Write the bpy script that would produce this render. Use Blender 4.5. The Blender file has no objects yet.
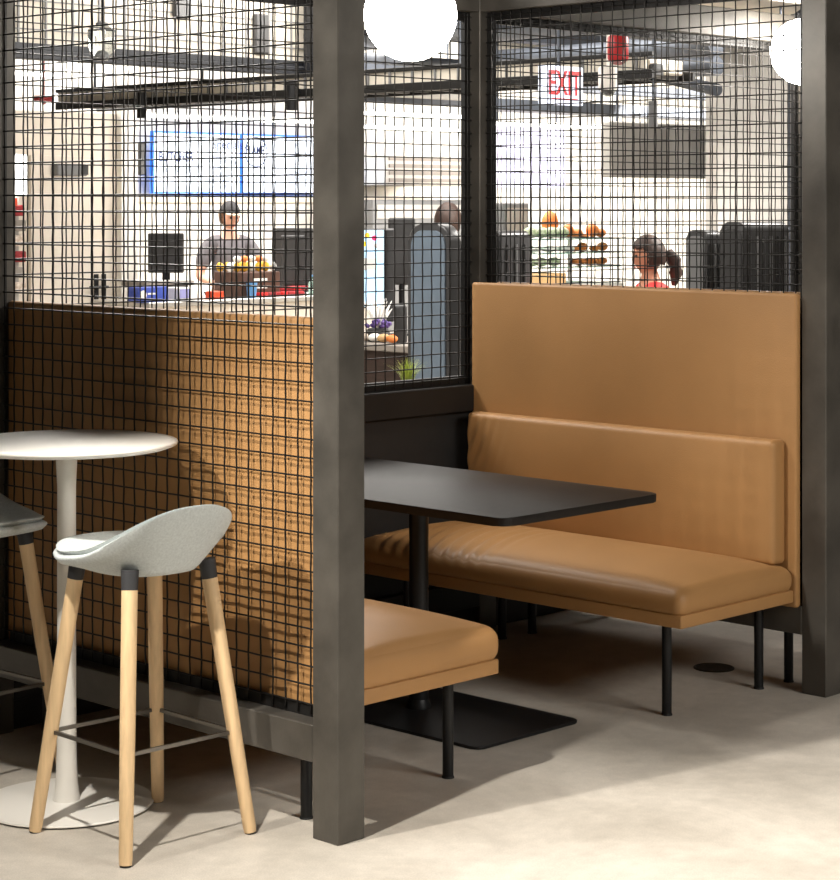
import bpy, bmesh, math, random
from mathutils import Vector, Matrix, noise
R = random.Random(7)
PI = math.pi
scene = bpy.context.scene
COL = scene.collection
def rad(a): return math.radians(a)

# ------------------------------------------------------------------ camera frame (used only to work out real positions)
F, CX, YH, CAMH = 2084.0, 420.0, 205.0, 1.7
ANG = rad(45.8); SA, CA = math.sin(ANG), math.cos(ANG)
C0 = ((338 - CX) / F * (F * CAMH / 641.5), F * CAMH / 641.5)
CAM = (-(C0[0] * CA + C0[1] * SA), C0[0] * SA - C0[1] * CA, CAMH)
def at(px, py, d):
    xc = (px - CX) / F * d - C0[0]; zc = d - C0[1]
    return Vector((xc * CA + zc * SA, -xc * SA + zc * CA, CAMH - (py - YH) * d / F))
def atY(px, py, Y):
    k = (px - CX) / F
    X = (k * (C0[1] + Y * CA) - C0[0] + Y * SA) / (CA - k * SA)
    return at(px, py, C0[1] + X * SA + Y * CA)
def atX(px, py, X):
    k = (px - CX) / F
    Y = (C0[0] + X * CA - k * (C0[1] + X * SA)) / (SA + k * CA)
    return at(px, py, C0[1] + X * SA + Y * CA)

# ------------------------------------------------------------------ materials
def srgb(r, g, b):
    def c(v):
        v /= 255.0
        return v / 12.92 if v <= .04045 else ((v + .055) / 1.055) ** 2.4
    return (c(r), c(g), c(b), 1)
def mat(name, rgb, rough=.5, metal=0, var=0, vscale=8, bump=0, bscale=60, emit=None, estr=0, spec=.5, coat=0, rvar=0, trans=0, stretch=None, var2=None):
    m = bpy.data.materials.new(name); m.use_nodes = True
    nt = m.node_tree; N = nt.nodes; L = nt.links
    b = N['Principled BSDF']
    base = srgb(*rgb)
    b.inputs['Base Color'].default_value = base
    b.inputs['Roughness'].default_value = rough
    b.inputs['Metallic'].default_value = metal
    b.inputs['Specular IOR Level'].default_value = spec
    b.inputs['Coat Weight'].default_value = coat
    b.inputs['Transmission Weight'].default_value = trans
    tc = N.new('ShaderNodeTexCoord')
    src = tc.outputs['Object']
    if stretch:
        mp = N.new('ShaderNodeMapping'); mp.inputs['Scale'].default_value = stretch
        L.new(src, mp.inputs['Vector']); src = mp.outputs['Vector']
    if var or rvar:
        n = N.new('ShaderNodeTexNoise'); n.inputs['Scale'].default_value = vscale; n.inputs['Detail'].default_value = 6
        L.new(src, n.inputs['Vector'])
        if var:
            r = N.new('ShaderNodeValToRGB')
            r.color_ramp.elements[0].position = .3; r.color_ramp.elements[1].position = .7
            lo = [max(0, c * (1 - var)) for c in base[:3]] + [1]
            hi = [min(1, c * (1 + var)) for c in base[:3]] + [1]
            if var2: hi = srgb(*var2)
            r.color_ramp.elements[0].color = lo; r.color_ramp.elements[1].color = hi
            L.new(n.outputs['Fac'], r.inputs['Fac']); L.new(r.outputs['Color'], b.inputs['Base Color'])
        if rvar:
            mr = N.new('ShaderNodeMapRange'); mr.inputs['To Min'].default_value = max(0, rough - rvar); mr.inputs['To Max'].default_value = rough + rvar
            L.new(n.outputs['Fac'], mr.inputs['Value']); L.new(mr.outputs['Result'], b.inputs['Roughness'])
    if bump:
        n2 = N.new('ShaderNodeTexNoise'); n2.inputs['Scale'].default_value = bscale; n2.inputs['Detail'].default_value = 3
        bp = N.new('ShaderNodeBump'); bp.inputs['Strength'].default_value = bump; bp.inputs['Distance'].default_value = .01
        L.new(src, n2.inputs['Vector']); L.new(n2.outputs['Fac'], bp.inputs['Height']); L.new(bp.outputs['Normal'], b.inputs['Normal'])
    if emit:
        b.inputs['Emission Color'].default_value = srgb(*emit); b.inputs['Emission Strength'].default_value = estr
    return m
M = dict(
    floor=None,
    steel=mat('blackened_steel', (84, 80, 74), .42, .35, var=.35, vscale=5, bump=.05, bscale=90, rvar=.08),
    steel_dark=mat('dark_mesh_frame', (26, 25, 24), .5, .3, var=.2),
    wire=mat('woven_wire', (40, 38, 36), .42, .6),
    leather=mat('tan_leather', (168, 125, 77), .54, 0, var=.07, vscale=3, bump=.10, bscale=260, rvar=.05, spec=.45),
    seam=mat('dark_seam', (88, 52, 26), .7),
    legblack=mat('black_leg_metal', (28, 28, 29), .42, .4),
    laminate=mat('black_table_laminate', (32, 28, 25), .46, 0, var=.15, vscale=30, bump=.02, bscale=300, spec=.2),
    plate=mat('black_foot_plate', (18, 18, 19), .55, .2, bump=.06, bscale=300),
    whitemetal=mat('white_powder_coat', (226, 222, 214), .38, 0, bump=.02, bscale=200),
    felt=mat('pale_grey_felt', (206, 212, 211), .95, 0, var=.10, vscale=160, bump=.25, bscale=500, spec=.2),
    wood=mat('pale_ash_wood', (222, 190, 146), .5, 0, var=.10, vscale=6, stretch=(14, 14, 1.2), bump=.03, bscale=30),
    socket=mat('charcoal_socket', (48, 48, 50), .6),
    chrome=mat('brushed_footrest', (120, 116, 110), .3, .9),
    blackpanel=mat('black_panel', (24, 23, 22), .6, 0, var=.2, vscale=20, bump=.04, bscale=150),
    white=mat('white_wall_paint', (236, 232, 224), .75, 0, var=.02, vscale=2),
    cream=mat('cream_wall_paint', (222, 212, 198), .7, 0, var=.03, vscale=2),
    greywall=mat('grey_wall_paint', (176, 172, 166), .7, 0, var=.04),
    ceil=mat('charcoal_ceiling_paint', (58, 60, 64), .9, 0, var=.2),
    duct=mat('dull_duct_metal', (92, 97, 106), .5, .5, var=.15, vscale=3),
    duct_dark=mat('dark_slate_paint', (52, 56, 64), .6, 0, var=.2),
    soffit=mat('putty_soffit_paint', (198, 190, 176), .8, 0, var=.05),
    darkblue=mat('blue_black_steel', (20, 22, 28), .5, .2),
    globe=mat('opal_glass', (255, 252, 246), .3, 0, emit=(255, 249, 240), estr=48),
    strip=mat('led_diffuser', (255, 255, 255), .4, 0, emit=(255, 252, 246), estr=9),
    exitface=mat('backlit_exit_face', (240, 244, 255), .4, 0, emit=(226, 233, 255), estr=1.0),
    exitred=mat('exit_letter_red', (214, 30, 34), .4, 0, emit=(220, 20, 24), estr=.75),
    screen=mat('menu_screen_glow', (250, 252, 255), .3, 0, emit=(214, 232, 255), estr=1.25),
    screenblue=mat('menu_screen_blue', (40, 110, 220), .3, 0, emit=(50, 120, 235), estr=.9),
    ink=mat('menu_lettering', (30, 48, 96), .5, 0, emit=(40, 60, 120), estr=.3),
    inkgrey=mat('menu_grey_lettering', (150, 160, 180), .5, 0, emit=(150, 165, 195), estr=.6),
    plastic=mat('black_plastic', (58, 57, 57), .38, 0, bump=.03, bscale=200),
    plasticgrey=mat('grey_plastic', (112, 112, 112), .5),
    silver=mat('blue_grey_panel', (104, 116, 128), .38, .0, var=.08, vscale=6),
    kscreen=mat('kiosk_screen_glow', (190, 220, 240), .3, 0, emit=(176, 216, 246), estr=1.05),
    pinkdot=mat('screen_pink', (235, 60, 110), .3, 0, emit=(240, 50, 100), estr=.9),
    yellowdot=mat('screen_yellow', (245, 205, 60), .3, 0, emit=(250, 205, 40), estr=.9),
    counter=mat('dark_walnut_counter', (62, 48, 42), .45, 0, var=.2, stretch=(1, 1, 10)),
    countertop=mat('grey_counter_top', (150, 142, 134), .4),
    steelbright=mat('stainless_counter', (196, 192, 186), .35, .7),
    blue=mat('blue_print', (62, 84, 180), .5), bluecup=mat('light_blue_cup', (96, 150, 205), .4),
    orange=mat('orange_red_plastic', (226, 78, 40), .45), red=mat('red_cloth', (214, 40, 36), .7),
    darkred=mat('dark_red_wrapper', (150, 34, 40), .45, 0, var=.3, vscale=40),
    yellow=mat('yellow_snack', (226, 176, 40), .55, 0, var=.2, vscale=40), brown=mat('brown_crate', (84, 56, 44), .6, 0, var=.2),
    redbox=mat('red_strobe', (178, 34, 36), .4), glass=mat('clear_glass', (240, 246, 246), .05, 0, trans=.95),
    glass_g=mat('green_edge_glass', (190, 225, 215), .08, 0, trans=.8),
    skin=mat('skin', (214, 164, 140), .55, 0), skin2=mat('skin_tanned', (186, 126, 98), .55, 0),
    hair=mat('dark_brown_hair', (58, 40, 32), .6, 0, var=.3, vscale=60, stretch=(1, 1, .2)), hair2=mat('brown_hair', (104, 74, 52), .6, 0, var=.3, vscale=60),
    cap=mat('charcoal_cap', (46, 44, 46), .8), capbrim=mat('beige_brim', (196, 176, 156), .8),
    shirt=mat('grey_shirt', (104, 100, 104), .85, 0, var=.08, vscale=20), apron=mat('black_apron', (30, 30, 32), .8),
    trousers=mat('dark_trousers', (40, 42, 50), .85), collar=mat('dark_collar', (34, 34, 36), .8),
    eye=mat('dark_eye', (30, 24, 22), .4), lips=mat('lips', (176, 96, 88), .5),
    grass=mat('fresh_green_blade', (158, 186, 70), .5, 0, var=.25, vscale=40, var2=(214, 220, 110)),
    pot=mat('dark_pot', (44, 42, 40), .6), purple=mat('purple_petals', (88, 66, 130), .6), cork=mat('cork_tan', (206, 176, 150), .7, 0, var=.3, vscale=30, var2=(240, 230, 220)),
    paper=mat('white_paper', (240, 238, 232), .7), pastry=mat('orange_pastry', (222, 130, 62), .6, 0, var=.2, vscale=20),
    salad=mat('mixed_green', (128, 160, 90), .6, 0, var=.3, vscale=30, var2=(220, 220, 200)), cardboard=mat('cardboard', (206, 168, 118), .7),
    rubber=mat('black_rubber', (20, 20, 20), .7), linebrass=mat('floor_box_metal', (52, 50, 47), .4, .6),
)
def floor_mat():
    m = bpy.data.materials.new('polished_concrete'); m.use_nodes = True
    nt = m.node_tree; N = nt.nodes; L = nt.links; b = N['Principled BSDF']
    tc = N.new('ShaderNodeTexCoord')
    n1 = N.new('ShaderNodeTexNoise'); n1.inputs['Scale'].default_value = 1.6; n1.inputs['Detail'].default_value = 8; n1.inputs['Roughness'].default_value = .62; n1.inputs['Distortion'].default_value = .6
    n2 = N.new('ShaderNodeTexNoise'); n2.inputs['Scale'].default_value = 14; n2.inputs['Detail'].default_value = 8; n2.inputs['Roughness'].default_value = .7
    n3 = N.new('ShaderNodeTexNoise'); n3.inputs['Scale'].default_value = 240; n3.inputs['Detail'].default_value = 2
    for n in (n1, n2, n3): L.new(tc.outputs['Object'], n.inputs['Vector'])
    r1 = N.new('ShaderNodeValToRGB'); e = r1.color_ramp.elements
    e[0].position = .34; e[0].color = srgb(178, 170, 158); e[1].position = .66; e[1].color = srgb(208, 200, 188)
    L.new(n1.outputs['Fac'], r1.inputs['Fac'])
    r2 = N.new('ShaderNodeValToRGB'); e = r2.color_ramp.elements
    e[0].position = .3; e[0].color = (.86, .86, .86, 1); e[1].position = .7; e[1].color = (1.06, 1.06, 1.06, 1)
    L.new(n2.outputs['Fac'], r2.inputs['Fac'])
    mx = N.new('ShaderNodeMix'); mx.data_type = 'RGBA'; mx.blend_type = 'MULTIPLY'; mx.inputs['Factor'].default_value = 1
    L.new(r1.outputs['Color'], mx.inputs['A']); L.new(r2.outputs['Color'], mx.inputs['B'])
    r3 = N.new('ShaderNodeValToRGB'); e = r3.color_ramp.elements
    e[0].position = .35; e[0].color = (.9, .9, .9, 1); e[1].position = .65; e[1].color = (1.05, 1.05, 1.05, 1)
    L.new(n3.outputs['Fac'], r3.inputs['Fac'])
    mx2 = N.new('ShaderNodeMix'); mx2.data_type = 'RGBA'; mx2.blend_type = 'MULTIPLY'; mx2.inputs['Factor'].default_value = 1
    L.new(mx.outputs['Result'], mx2.inputs['A']); L.new(r3.outputs['Color'], mx2.inputs['B'])
    L.new(mx2.outputs['Result'], b.inputs['Base Color'])
    mr = N.new('ShaderNodeMapRange'); mr.inputs['To Min'].default_value = .42; mr.inputs['To Max'].default_value = .62
    L.new(n2.outputs['Fac'], mr.inputs['Value']); L.new(mr.outputs['Result'], b.inputs['Roughness'])
    b.inputs['Specular IOR Level'].default_value = .35
    return m
M['floor'] = floor_mat()

# ------------------------------------------------------------------ mesh helpers
class MB:
    """collects shapes in one bmesh, then links them as one object"""
    def __init__(s): s.bm = bmesh.new()
    def _bevel(s, vs, w, seg):
        vs = set(vs)
        es = [e for e in s.bm.edges if e.verts[0] in vs and e.verts[1] in vs]
        bmesh.ops.bevel(s.bm, geom=es, offset=w, segments=seg, profile=.5, affect='EDGES')
    def box(s, x0, x1, y0, y1, z0, z1, bev=0, seg=2, rot=0, mi=0):
        r = bmesh.ops.create_cube(s.bm, size=1)
        c = Vector(((x0 + x1) / 2, (y0 + y1) / 2, (z0 + z1) / 2)); d = (abs(x1 - x0), abs(y1 - y0), abs(z1 - z0))
        for v in r['verts']: v.co = Vector((v.co.x * d[0], v.co.y * d[1], v.co.z * d[2]))
        if rot: bmesh.ops.rotate(s.bm, verts=r['verts'], cent=(0, 0, 0), matrix=Matrix.Rotation(rot, 3, 'Z'))
        for v in r['verts']: v.co += c
        if mi:
            for f in {f for v in r['verts'] for f in v.link_faces}: f.material_index = mi
        if bev: s._bevel(r['verts'], min(bev, min(d) * .45), seg)
        return s
    def rings(s, rings, cap=True, close=False, mi=0):
        """skin a list of rings of points"""
        vr = [[s.bm.verts.new(p) for p in r] for r in rings]
        n = len(vr[0]); K = len(vr)
        for i in range(K if close else K - 1):
            a, b = vr[i], vr[(i + 1) % K]
            for j in range(n):
                try: f = s.bm.faces.new((a[j], a[(j + 1) % n], b[(j + 1) % n], b[j])); f.material_index = mi
                except ValueError: pass
        if cap and not close:
            for r in (list(reversed(vr[0])), vr[-1]):
                f = s.bm.faces.new(r); f.material_index = mi
        return s
    def tube(s, pts, r, n=12, cap=True, close=False, mi=0):
        pts = [Vector(p) for p in pts]; K = len(pts)
        rr = r if isinstance(r, (list, tuple)) else [r] * K
        up = Vector((0, 0, 1)); out = []
        for i, p in enumerate(pts):
            if close: t = pts[(i + 1) % K] - pts[i - 1]
            else: t = pts[min(i + 1, K - 1)] - pts[max(i - 1, 0)]
            t.normalize()
            u = up if abs(t.dot(up)) < .95 else Vector((1, 0, 0))
            a = t.cross(u).normalized(); b = t.cross(a).normalized()
            out.append([p + (a * math.cos(2 * PI * j / n) + b * math.sin(2 * PI * j / n)) * rr[i] for j in range(n)])
        return s.rings(out, cap, close, mi)
    def lathe(s, prof, c=(0, 0, 0), n=32, mi=0):
        c = Vector(c)
        return s.rings([[c + Vector((math.cos(2 * PI * j / n) * r, math.sin(2 * PI * j / n) * r, z)) for j in range(n)] for r, z in prof], True, mi=mi)
    def ball(s, c, r, sub=3, sc=(1, 1, 1), mi=0):
        q = bmesh.ops.create_icosphere(s.bm, subdivisions=sub, radius=1)
        for v in q['verts']: v.co = Vector((v.co.x * r * sc[0], v.co.y * r * sc[1], v.co.z * r * sc[2])) + Vector(c)
        if mi:
            for f in {f for v in q['verts'] for f in v.link_faces}: f.material_index = mi
        return s
    def prism(s, poly, z0, z1, bev=0, seg=2, axis='Z', off=(0, 0, 0)):
        """extrude a 2-D outline"""
        def P(a, b, c):
            v = {'Z': (a, b, c), 'X': (c, a, b), 'Y': (a, c, b)}[axis]
            return Vector(v) + Vector(off)
        lo = [s.bm.verts.new(P(a, b, z0)) for a, b in poly]; hi = [s.bm.verts.new(P(a, b, z1)) for a, b in poly]
        n = len(poly)
        s.bm.faces.new(list(reversed(lo))); s.bm.faces.new(hi)
        for j in range(n): s.bm.faces.new((lo[j], lo[(j + 1) % n], hi[(j + 1) % n], hi[j]))
        if bev:
            es = []
            for r in (lo, hi):
                for j in range(n):
                    e = s.bm.edges.get((r[j], r[(j + 1) % n]))
                    if e: es.append(e)
            bmesh.ops.bevel(s.bm, geom=es, offset=bev, segments=seg, profile=.5, affect='EDGES')
        return s
    def build(s, name, mats, parent=None, smooth=False, angle=40):
        bmesh.ops.recalc_face_normals(s.bm, faces=s.bm.faces)
        me = bpy.data.meshes.new(name)
        if smooth:
            lim = rad(angle)
            for f in s.bm.faces: f.smooth = True
            for e in s.bm.edges:
                if len(e.link_faces) == 2 and e.calc_face_angle(0) > lim: e.smooth = False
        s.bm.to_mesh(me); s.bm.free()
        for m in (mats if isinstance(mats, (list, tuple)) else [mats]): me.materials.append(m)
        o = bpy.data.objects.new(name, me); COL.objects.link(o)
        if parent: o.parent = parent; o.matrix_parent_inverse = Matrix()
        return o
def tag(o, label=None, cat=None, group=None, kind=None):
    if label: o['label'] = label
    if cat: o['category'] = cat
    if group: o['group'] = group
    if kind: o['kind'] = kind
    return o
def thing(name, label, cat, loc=(0, 0, 0), rz=0, group=None):
    o = bpy.data.objects.new(name, None); COL.objects.link(o); o.empty_display_size = .1
    o.location = loc; o.rotation_euler = (0, 0, rz)
    return tag(o, label, cat, group)
def copy_tree(o, parent=None):
    c = o.copy(); COL.objects.link(c)
    if parent: c.parent = parent
    for ch in list(o.children): copy_tree(ch, c)
    return c
def rrect(w, d, r, n=6):
    """rounded rectangle outline centred on the origin"""
    out = []
    for sx, sy, a0 in ((1, 1, 0), (-1, 1, 90), (-1, -1, 180), (1, -1, 270)):
        for k in range(n + 1):
            a = rad(a0 + 90 * k / n)
            out.append((sx * (w / 2 - r) + r * math.cos(a), sy * (d / 2 - r) + r * math.sin(a)))
    return out
def cushion(x0, x1, y0, y1, z0, z1, r, crown=0, face='Z', n=(24, 48, 8), folds=None, pinch=0):
    """upholstered block: rounded box with a domed face and sewn-in folds"""
    bm = bmesh.new()
    c = Vector(((x0 + x1) / 2, (y0 + y1) / 2, (z0 + z1) / 2)); h = Vector(((x1 - x0) / 2, (y1 - y0) / 2, (z1 - z0) / 2))
    nx, ny, nz = n; vd = {}
    def vert(i, j, k):
        key = (i, j, k)
        if key in vd: return vd[key]
        # points cluster toward the edges so the rounding is smooth
        def w(t): return math.sin((t - .5) * PI) if True else 2 * t - 1
        u = Vector((w(i / nx), w(j / ny), w(k / nz)))
        p = Vector((u.x * h.x, u.y * h.y, u.z * h.z))
        inner = Vector((max(-h.x + r, min(h.x - r, p.x)), max(-h.y + r, min(h.y - r, p.y)), max(-h.z + min(r, h.z * .9), min(h.z - min(r, h.z * .9), p.z))))
        d = p - inner
        if d.length > 1e-6: p = inner + d.normalized() * min(d.length, r if d.length > r else d.length)
        if crown:
            if face == 'Z' and p.z > -h.z + .012:
                t = (p.z + h.z) / (2 * h.z)
                p.z += crown * t * (1 - abs(u.x) ** 2.1) * (1 - abs(u.y) ** 7)
                p.x += u.x * .006 * math.sin(PI * t) ; p.y += u.y * .006 * math.sin(PI * t)
            if face == '-X' and p.x < h.x - .01:
                t = (h.x - p.x) / (2 * h.x); p.x -= crown * t * (1 - abs(u.y) ** 5) * (1 - abs(u.z) ** 2.4)
            if face == '+X' and p.x > -h.x + .01:
                t = (h.x + p.x) / (2 * h.x); p.x += crown * t * (1 - abs(u.y) ** 5) * (1 - abs(u.z) ** 2.4)
        q = p + c
        if folds: q = q + folds(q, u)
        v = bm.verts.new(q); vd[key] = v; return v
    for i in range(nx):
        for j in range(ny):
            for k in (0, nz): bm.faces.new((vert(i, j, k), vert(i + 1, j, k), vert(i + 1, j + 1, k), vert(i, j + 1, k)))
    for i in range(nx):
        for k in range(nz):
            for j in (0, ny): bm.faces.new((vert(i, j, k), vert(i + 1, j, k), vert(i + 1, j, k + 1), vert(i, j, k + 1)))
    for j in range(ny):
        for k in range(nz):
            for i in (0, nx): bm.faces.new((vert(i, j, k), vert(i, j + 1, k), vert(i, j + 1, k + 1), vert(i, j, k + 1)))
    m = MB(); m.bm.free(); m.bm = bm
    return m

# ------------------------------------------------------------------ room shell
def struct(o): o['kind'] = 'structure'; return o
struct(MB().box(-9, 24, -9, 20, -.2, 0).build('floor', M['floor']))
struct(MB().box(-9, 24, -9, 20, 3.75, 3.95).build('ceiling', M['ceil']))
struct(MB().box(-9, 24, 12.9, 13.1, 0, 3.75).build('wall_back', M['white']))
struct(MB().box(18, 18.2, -9, 12.9, 0, 3.75).build('wall_right', M['white']))
struct(MB().box(-9, 24, -9.2, -9, 0, 3.75).build('wall_front', M['greywall']))
struct(MB().box(-9.2, -9, -9, 20, 0, 3.75).build('wall_left', M['greywall']))

# ------------------------------------------------------------------ woven wire screens
PITCH, PH = .0515, 1.370
def woven(plane, const, a0, a1, z0, z1, aph, r=.0026, n=5):
    """crimped woven wire cloth in the plane X=const or Y=const"""
    verts, faces = [], []
    def P(a, b, o): return (const + o, a, b) if plane == 'X' else (a, const + o, b)
    ua = [aph + PITCH * k for k in range(-60, 120) if a0 < aph + PITCH * k < a1]
    uz = [PH + PITCH * k for k in range(-60, 60) if z0 < PH + PITCH * k < z1]
    ia0 = round((ua[0] - aph) / PITCH); iz0 = round((uz[0] - PH) / PITCH)
    def strand(pts, vertical):
        base = len(verts)
        for (a, b, o) in pts:
            for j in range(n):
                t = 2 * PI * j / n; c, s = math.cos(t) * r, math.sin(t) * r
                verts.append(P(a + c, b, o + s) if vertical else P(a, b + c, o + s))
        faces.append(tuple(base + n - 1 - j for j in range(n))); faces.append(tuple(base + (len(pts) - 1) * n + j for j in range(n)))
        for i in range(len(pts) - 1):
            for j in range(n):
                q = base + i * n; faces.append((q + j, q + (j + 1) % n, q + n + (j + 1) % n, q + n + j))
    amp = r * .32
    for i, a in enumerate(ua):
        pts = [(a, z0, 0)]
        jit = R.uniform(-.0006, .0006)
        for k, z in enumerate(uz):
            s = 1 if (i + ia0 + k + iz0) % 2 else -1
            pts += [(a + jit, z - PITCH * .18, s * amp * .8), (a + jit, z, s * amp), (a + jit, z + PITCH * .18, s * amp * .8)]
        pts.append((a, z1, 0)); strand(pts, True)
    for k, z in enumerate(uz):
        pts = [(a0, z, 0)]
        jit = R.uniform(-.0006, .0006)
        for i, a in enumerate(ua):
            s = -1 if (i + ia0 + k + iz0) % 2 else 1
            pts += [(a - PITCH * .18, z + jit, s * amp * .8), (a, z + jit, s * amp), (a + PITCH * .18, z + jit, s * amp * .8)]
        pts.append((a1, z, 0)); strand(pts, False)
    me = bpy.data.meshes.new('wire_mesh'); me.from_pydata(verts, [], faces); me.update()
    for p in me.polygons: p.use_smooth = True
    return me

booth = thing('wire_booth', 'black steel booth frame with four square posts and woven wire sides around the tan benches', 'booth')
POSTS = [(0, 0), (2.32, 0), (0, 1.62), (2.32, 1.62)]
for x, y in POSTS:
    MB().box(x, x + .1, y, y + .1, 0, 2.62, .003, 1).build('post', M['steel'], booth)
TOPZ = 2.47
hb = [(.1, 2.32, 0, .1), (.1, 2.32, 1.62, 1.72), (0, .1, .1, 1.62), (2.32, 2.42, .1, 1.62)]
for x0, x1, y0, y1 in hb:
    MB().box(x0, x1, y0, y1, TOPZ, 2.6, .003, 1).build('header_beam', M['steel'], booth)
MB().box(0, .1, .1, 1.62, .203, .304, .003, 1).build('bottom_rail', M['steel'], booth)
MB().box(2.32, 2.42, .1, 1.62, .203, .304, .003, 1).build('bottom_rail', M['steel'], booth)
MB().box(.1, 2.32, 1.62, 1.72, .88, .985, .004, 1).build('end_rail', M['steel_dark'], booth)
MB().box(.1, 2.32, 1.65, 1.70, .0, .88).build('end_panel', M['blackpanel'], booth)  # lower part closed down to the floor to keep kitchen light out
MB().box(.1, 2.32, 1.62, 1.72, .10, .203, .003, 1).build('bottom_rail', M['steel_dark'], booth)
def framebars(plane, c, a0, a1, z0, z1, w=.034, t=.006, we=None):
    m = MB()
    def B(p0, p1, q0, q1):
        if plane == 'X': m.box(c - t / 2, c + t / 2, p0, p1, q0, q1, .001, 1)
        else: m.box(p0, p1, c - t / 2, c + t / 2, q0, q1, .001, 1)
    we = we or w; B(a0, a0 + w, z0, z1); B(a1 - we, a1, z0, z1); B(a0 + w, a1 - w, z0, z0 + w); B(a0 + w, a1 - w, z1 - w, z1)
    return m
# left side (nearest the bar table)
LX, PX = .058, .072
framebars('X', LX + .006, .1, 1.62, .304, TOPZ, t=.008, we=.006).build('mesh_frame', M['steel_dark'], booth)
w = bpy.data.objects.new('wire_mesh', woven('X', LX - .004, .1, 1.615, .312, TOPZ, .212 + .004, r=.0027)); COL.objects.link(w); w.parent = booth; w.data.materials.append(M['wire'])
# far side (behind the long bench)
framebars('X', 2.372, .1, 1.62, .304, TOPZ, t=.02).build('mesh_frame', M['steel_dark'], booth)
w = bpy.data.objects.new('wire_mesh', woven('X', 2.352, .1, 1.615, .312, TOPZ, .145)); COL.objects.link(w); w.parent = booth; w.data.materials.append(M['wire'])
# closed end
framebars('Y', 1.682, .1, 2.32, .985, TOPZ, t=.02).build('mesh_frame', M['steel_dark'], booth)
w = bpy.data.objects.new('wire_mesh', woven('Y', 1.662, .105, 2.315, .99, TOPZ, .13)); COL.objects.link(w); w.parent = booth; w.data.materials.append(M['wire'])

nb = thing('wire_booth', 'next wire booth beyond the long bench, seen through the far screen', 'booth')
booth['group'] = nb['group'] = 'black wire-sided booths'
for x, y in ((4.64, 0), (4.64, 1.62)):
    MB().box(x, x + .1, y, y + .1, 0, 2.62, .003, 1).build('post', M['steel'], nb)
for x0, x1, y0, y1 in ((2.42, 4.64, 0, .1), (2.42, 4.64, 1.62, 1.72), (4.64, 4.74, .1, 1.62)):
    MB().box(x0, x1, y0, y1, TOPZ, 2.6, .003, 1).build('header_beam', M['steel'], nb)
MB().box(2.42, 4.64, 1.62, 1.72, .88, .985, .004, 1).build('end_rail', M['steel_dark'], nb)
MB().box(2.42, 4.64, 1.65, 1.70, 0, .88).build('end_panel', M['blackpanel'], nb)  # also taken to the floor, to stop light leaking under the long bench
MB().box(2.42, 4.64, 1.62, 1.72, .10, .203, .003, 1).build('bottom_rail', M['steel_dark'], nb)
framebars('Y', 1.682, 2.42, 4.64, .985, TOPZ, t=.02).build('mesh_frame', M['steel_dark'], nb)
w = bpy.data.objects.new('wire_mesh', woven('Y', 1.662, 2.425, 4.635, .99, TOPZ, .157)); COL.objects.link(w); w.parent = nb; w.data.materials.append(M['wire'])
framebars('X', 4.692, .1, 1.62, .304, TOPZ, t=.02).build('mesh_frame', M['steel_dark'], nb)
w = bpy.data.objects.new('wire_mesh', woven('X', 4.672, .1, 1.615, .312, TOPZ, .155)); COL.objects.link(w); w.parent = nb; w.data.materials.append(M['wire'])
MB().box(4.64, 4.74, .1, 1.62, .203, .304, .003, 1).build('bottom_rail', M['steel'], nb)

# ------------------------------------------------------------------ benches
def smooth(a, b, x):
    t = max(0, min(1, (x - a) / (b - a))); return t * t * (3 - 2 * t)
def make_bench(label, s=-1, folds=True, lx=.54, LEN=1.52, dz=0):
    """bench whose seat runs toward s * X, its back panel at X = 0; Y runs 0..1.52; origin on the floor"""
    b = thing('booth_bench', label, 'bench')
    def sp_(a, c): return (-a, -c) if s < 0 else (c, a)
    def seat_folds(q, u):
        if u.z < .2: return Vector((0, 0, 0))
        k = smooth(.80, .98, q.y) * (1 - smooth(1.36, 1.48, q.y)) * smooth(-.02, .30, abs(q.x) - .10)
        ph = (q.y * 1.0 + .55 * (abs(q.x) - .3) ** 2) * 2 * PI / .062 + .6 * math.sin(q.x * 9)
        return Vector((0, 0, k * .0065 * (math.sin(ph) - .5)))
    cushion(*sp_(.655, .012), .003, LEN - .003, .352, .446 + dz, .036, .052 + dz * .6, 'Z', (30, 150, 8), seat_folds if folds else None).build('seat_cushion', M['leather'], b, True, 80)
    MB().box(*sp_(.651, .008), .005, LEN - .005, .320, .364, .005, 3).build('seat_base', M['leather'], b, True, 60)
    MB().box(*sp_(.002, -.030), 0, LEN, .30, 1.392, .010, 3).build('back_panel', M['leather'], b, True, 60)
    def bol_folds(q, u):
        if u.x * -s > .3: return Vector((0, 0, 0))
        k = smooth(1.12, 1.46, q.y)
        d = math.hypot(q.y - 1.70, (q.z - .98) * .8)
        return Vector((s * k * .0032 * math.sin(d * 2 * PI / .05), 0, 0))
    cushion(*sp_(.084, .004), .038, LEN - .048, .452, .884, .018, .020, '-X' if s < 0 else '+X', (8, 110, 40), bol_folds if folds else None).build('bolster', M['leather'], b, True, 80)
    for x in (s * lx, s * .012):
        for y in (.148, 1.36):
            lg = MB(); lg.tube([(x, y, .004), (x, y, .30), (x, y, .320)], .0165, 20)
            l = lg.build('leg', M['legblack'], b, True)
            MB().lathe([(.0185, 0), (.0185, .004), (.017, .006)], (x, y, 0), 20).build('foot_cap', M['rubber'], l, True)
    return b
far = make_bench('long tan leather booth bench behind the black table, its bolster against the wire screen', LEN=1.535)
far.location = (2.287, .1, 0)
near = make_bench('tan leather booth bench backing on the wire screen beside the bar table', 1, False, .583, dz=.014)
near.location = (.103, .1, 0)
nxt = make_bench('bench of the neighbouring booth, only its leg and back edge showing past the right post', 1, False, .54)
nxt.location = (2.425, .085, 0)
for b_, g in ((far, 1), (near, 1), (nxt, 1)): b_['group'] = 'tan leather booth benches'

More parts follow.
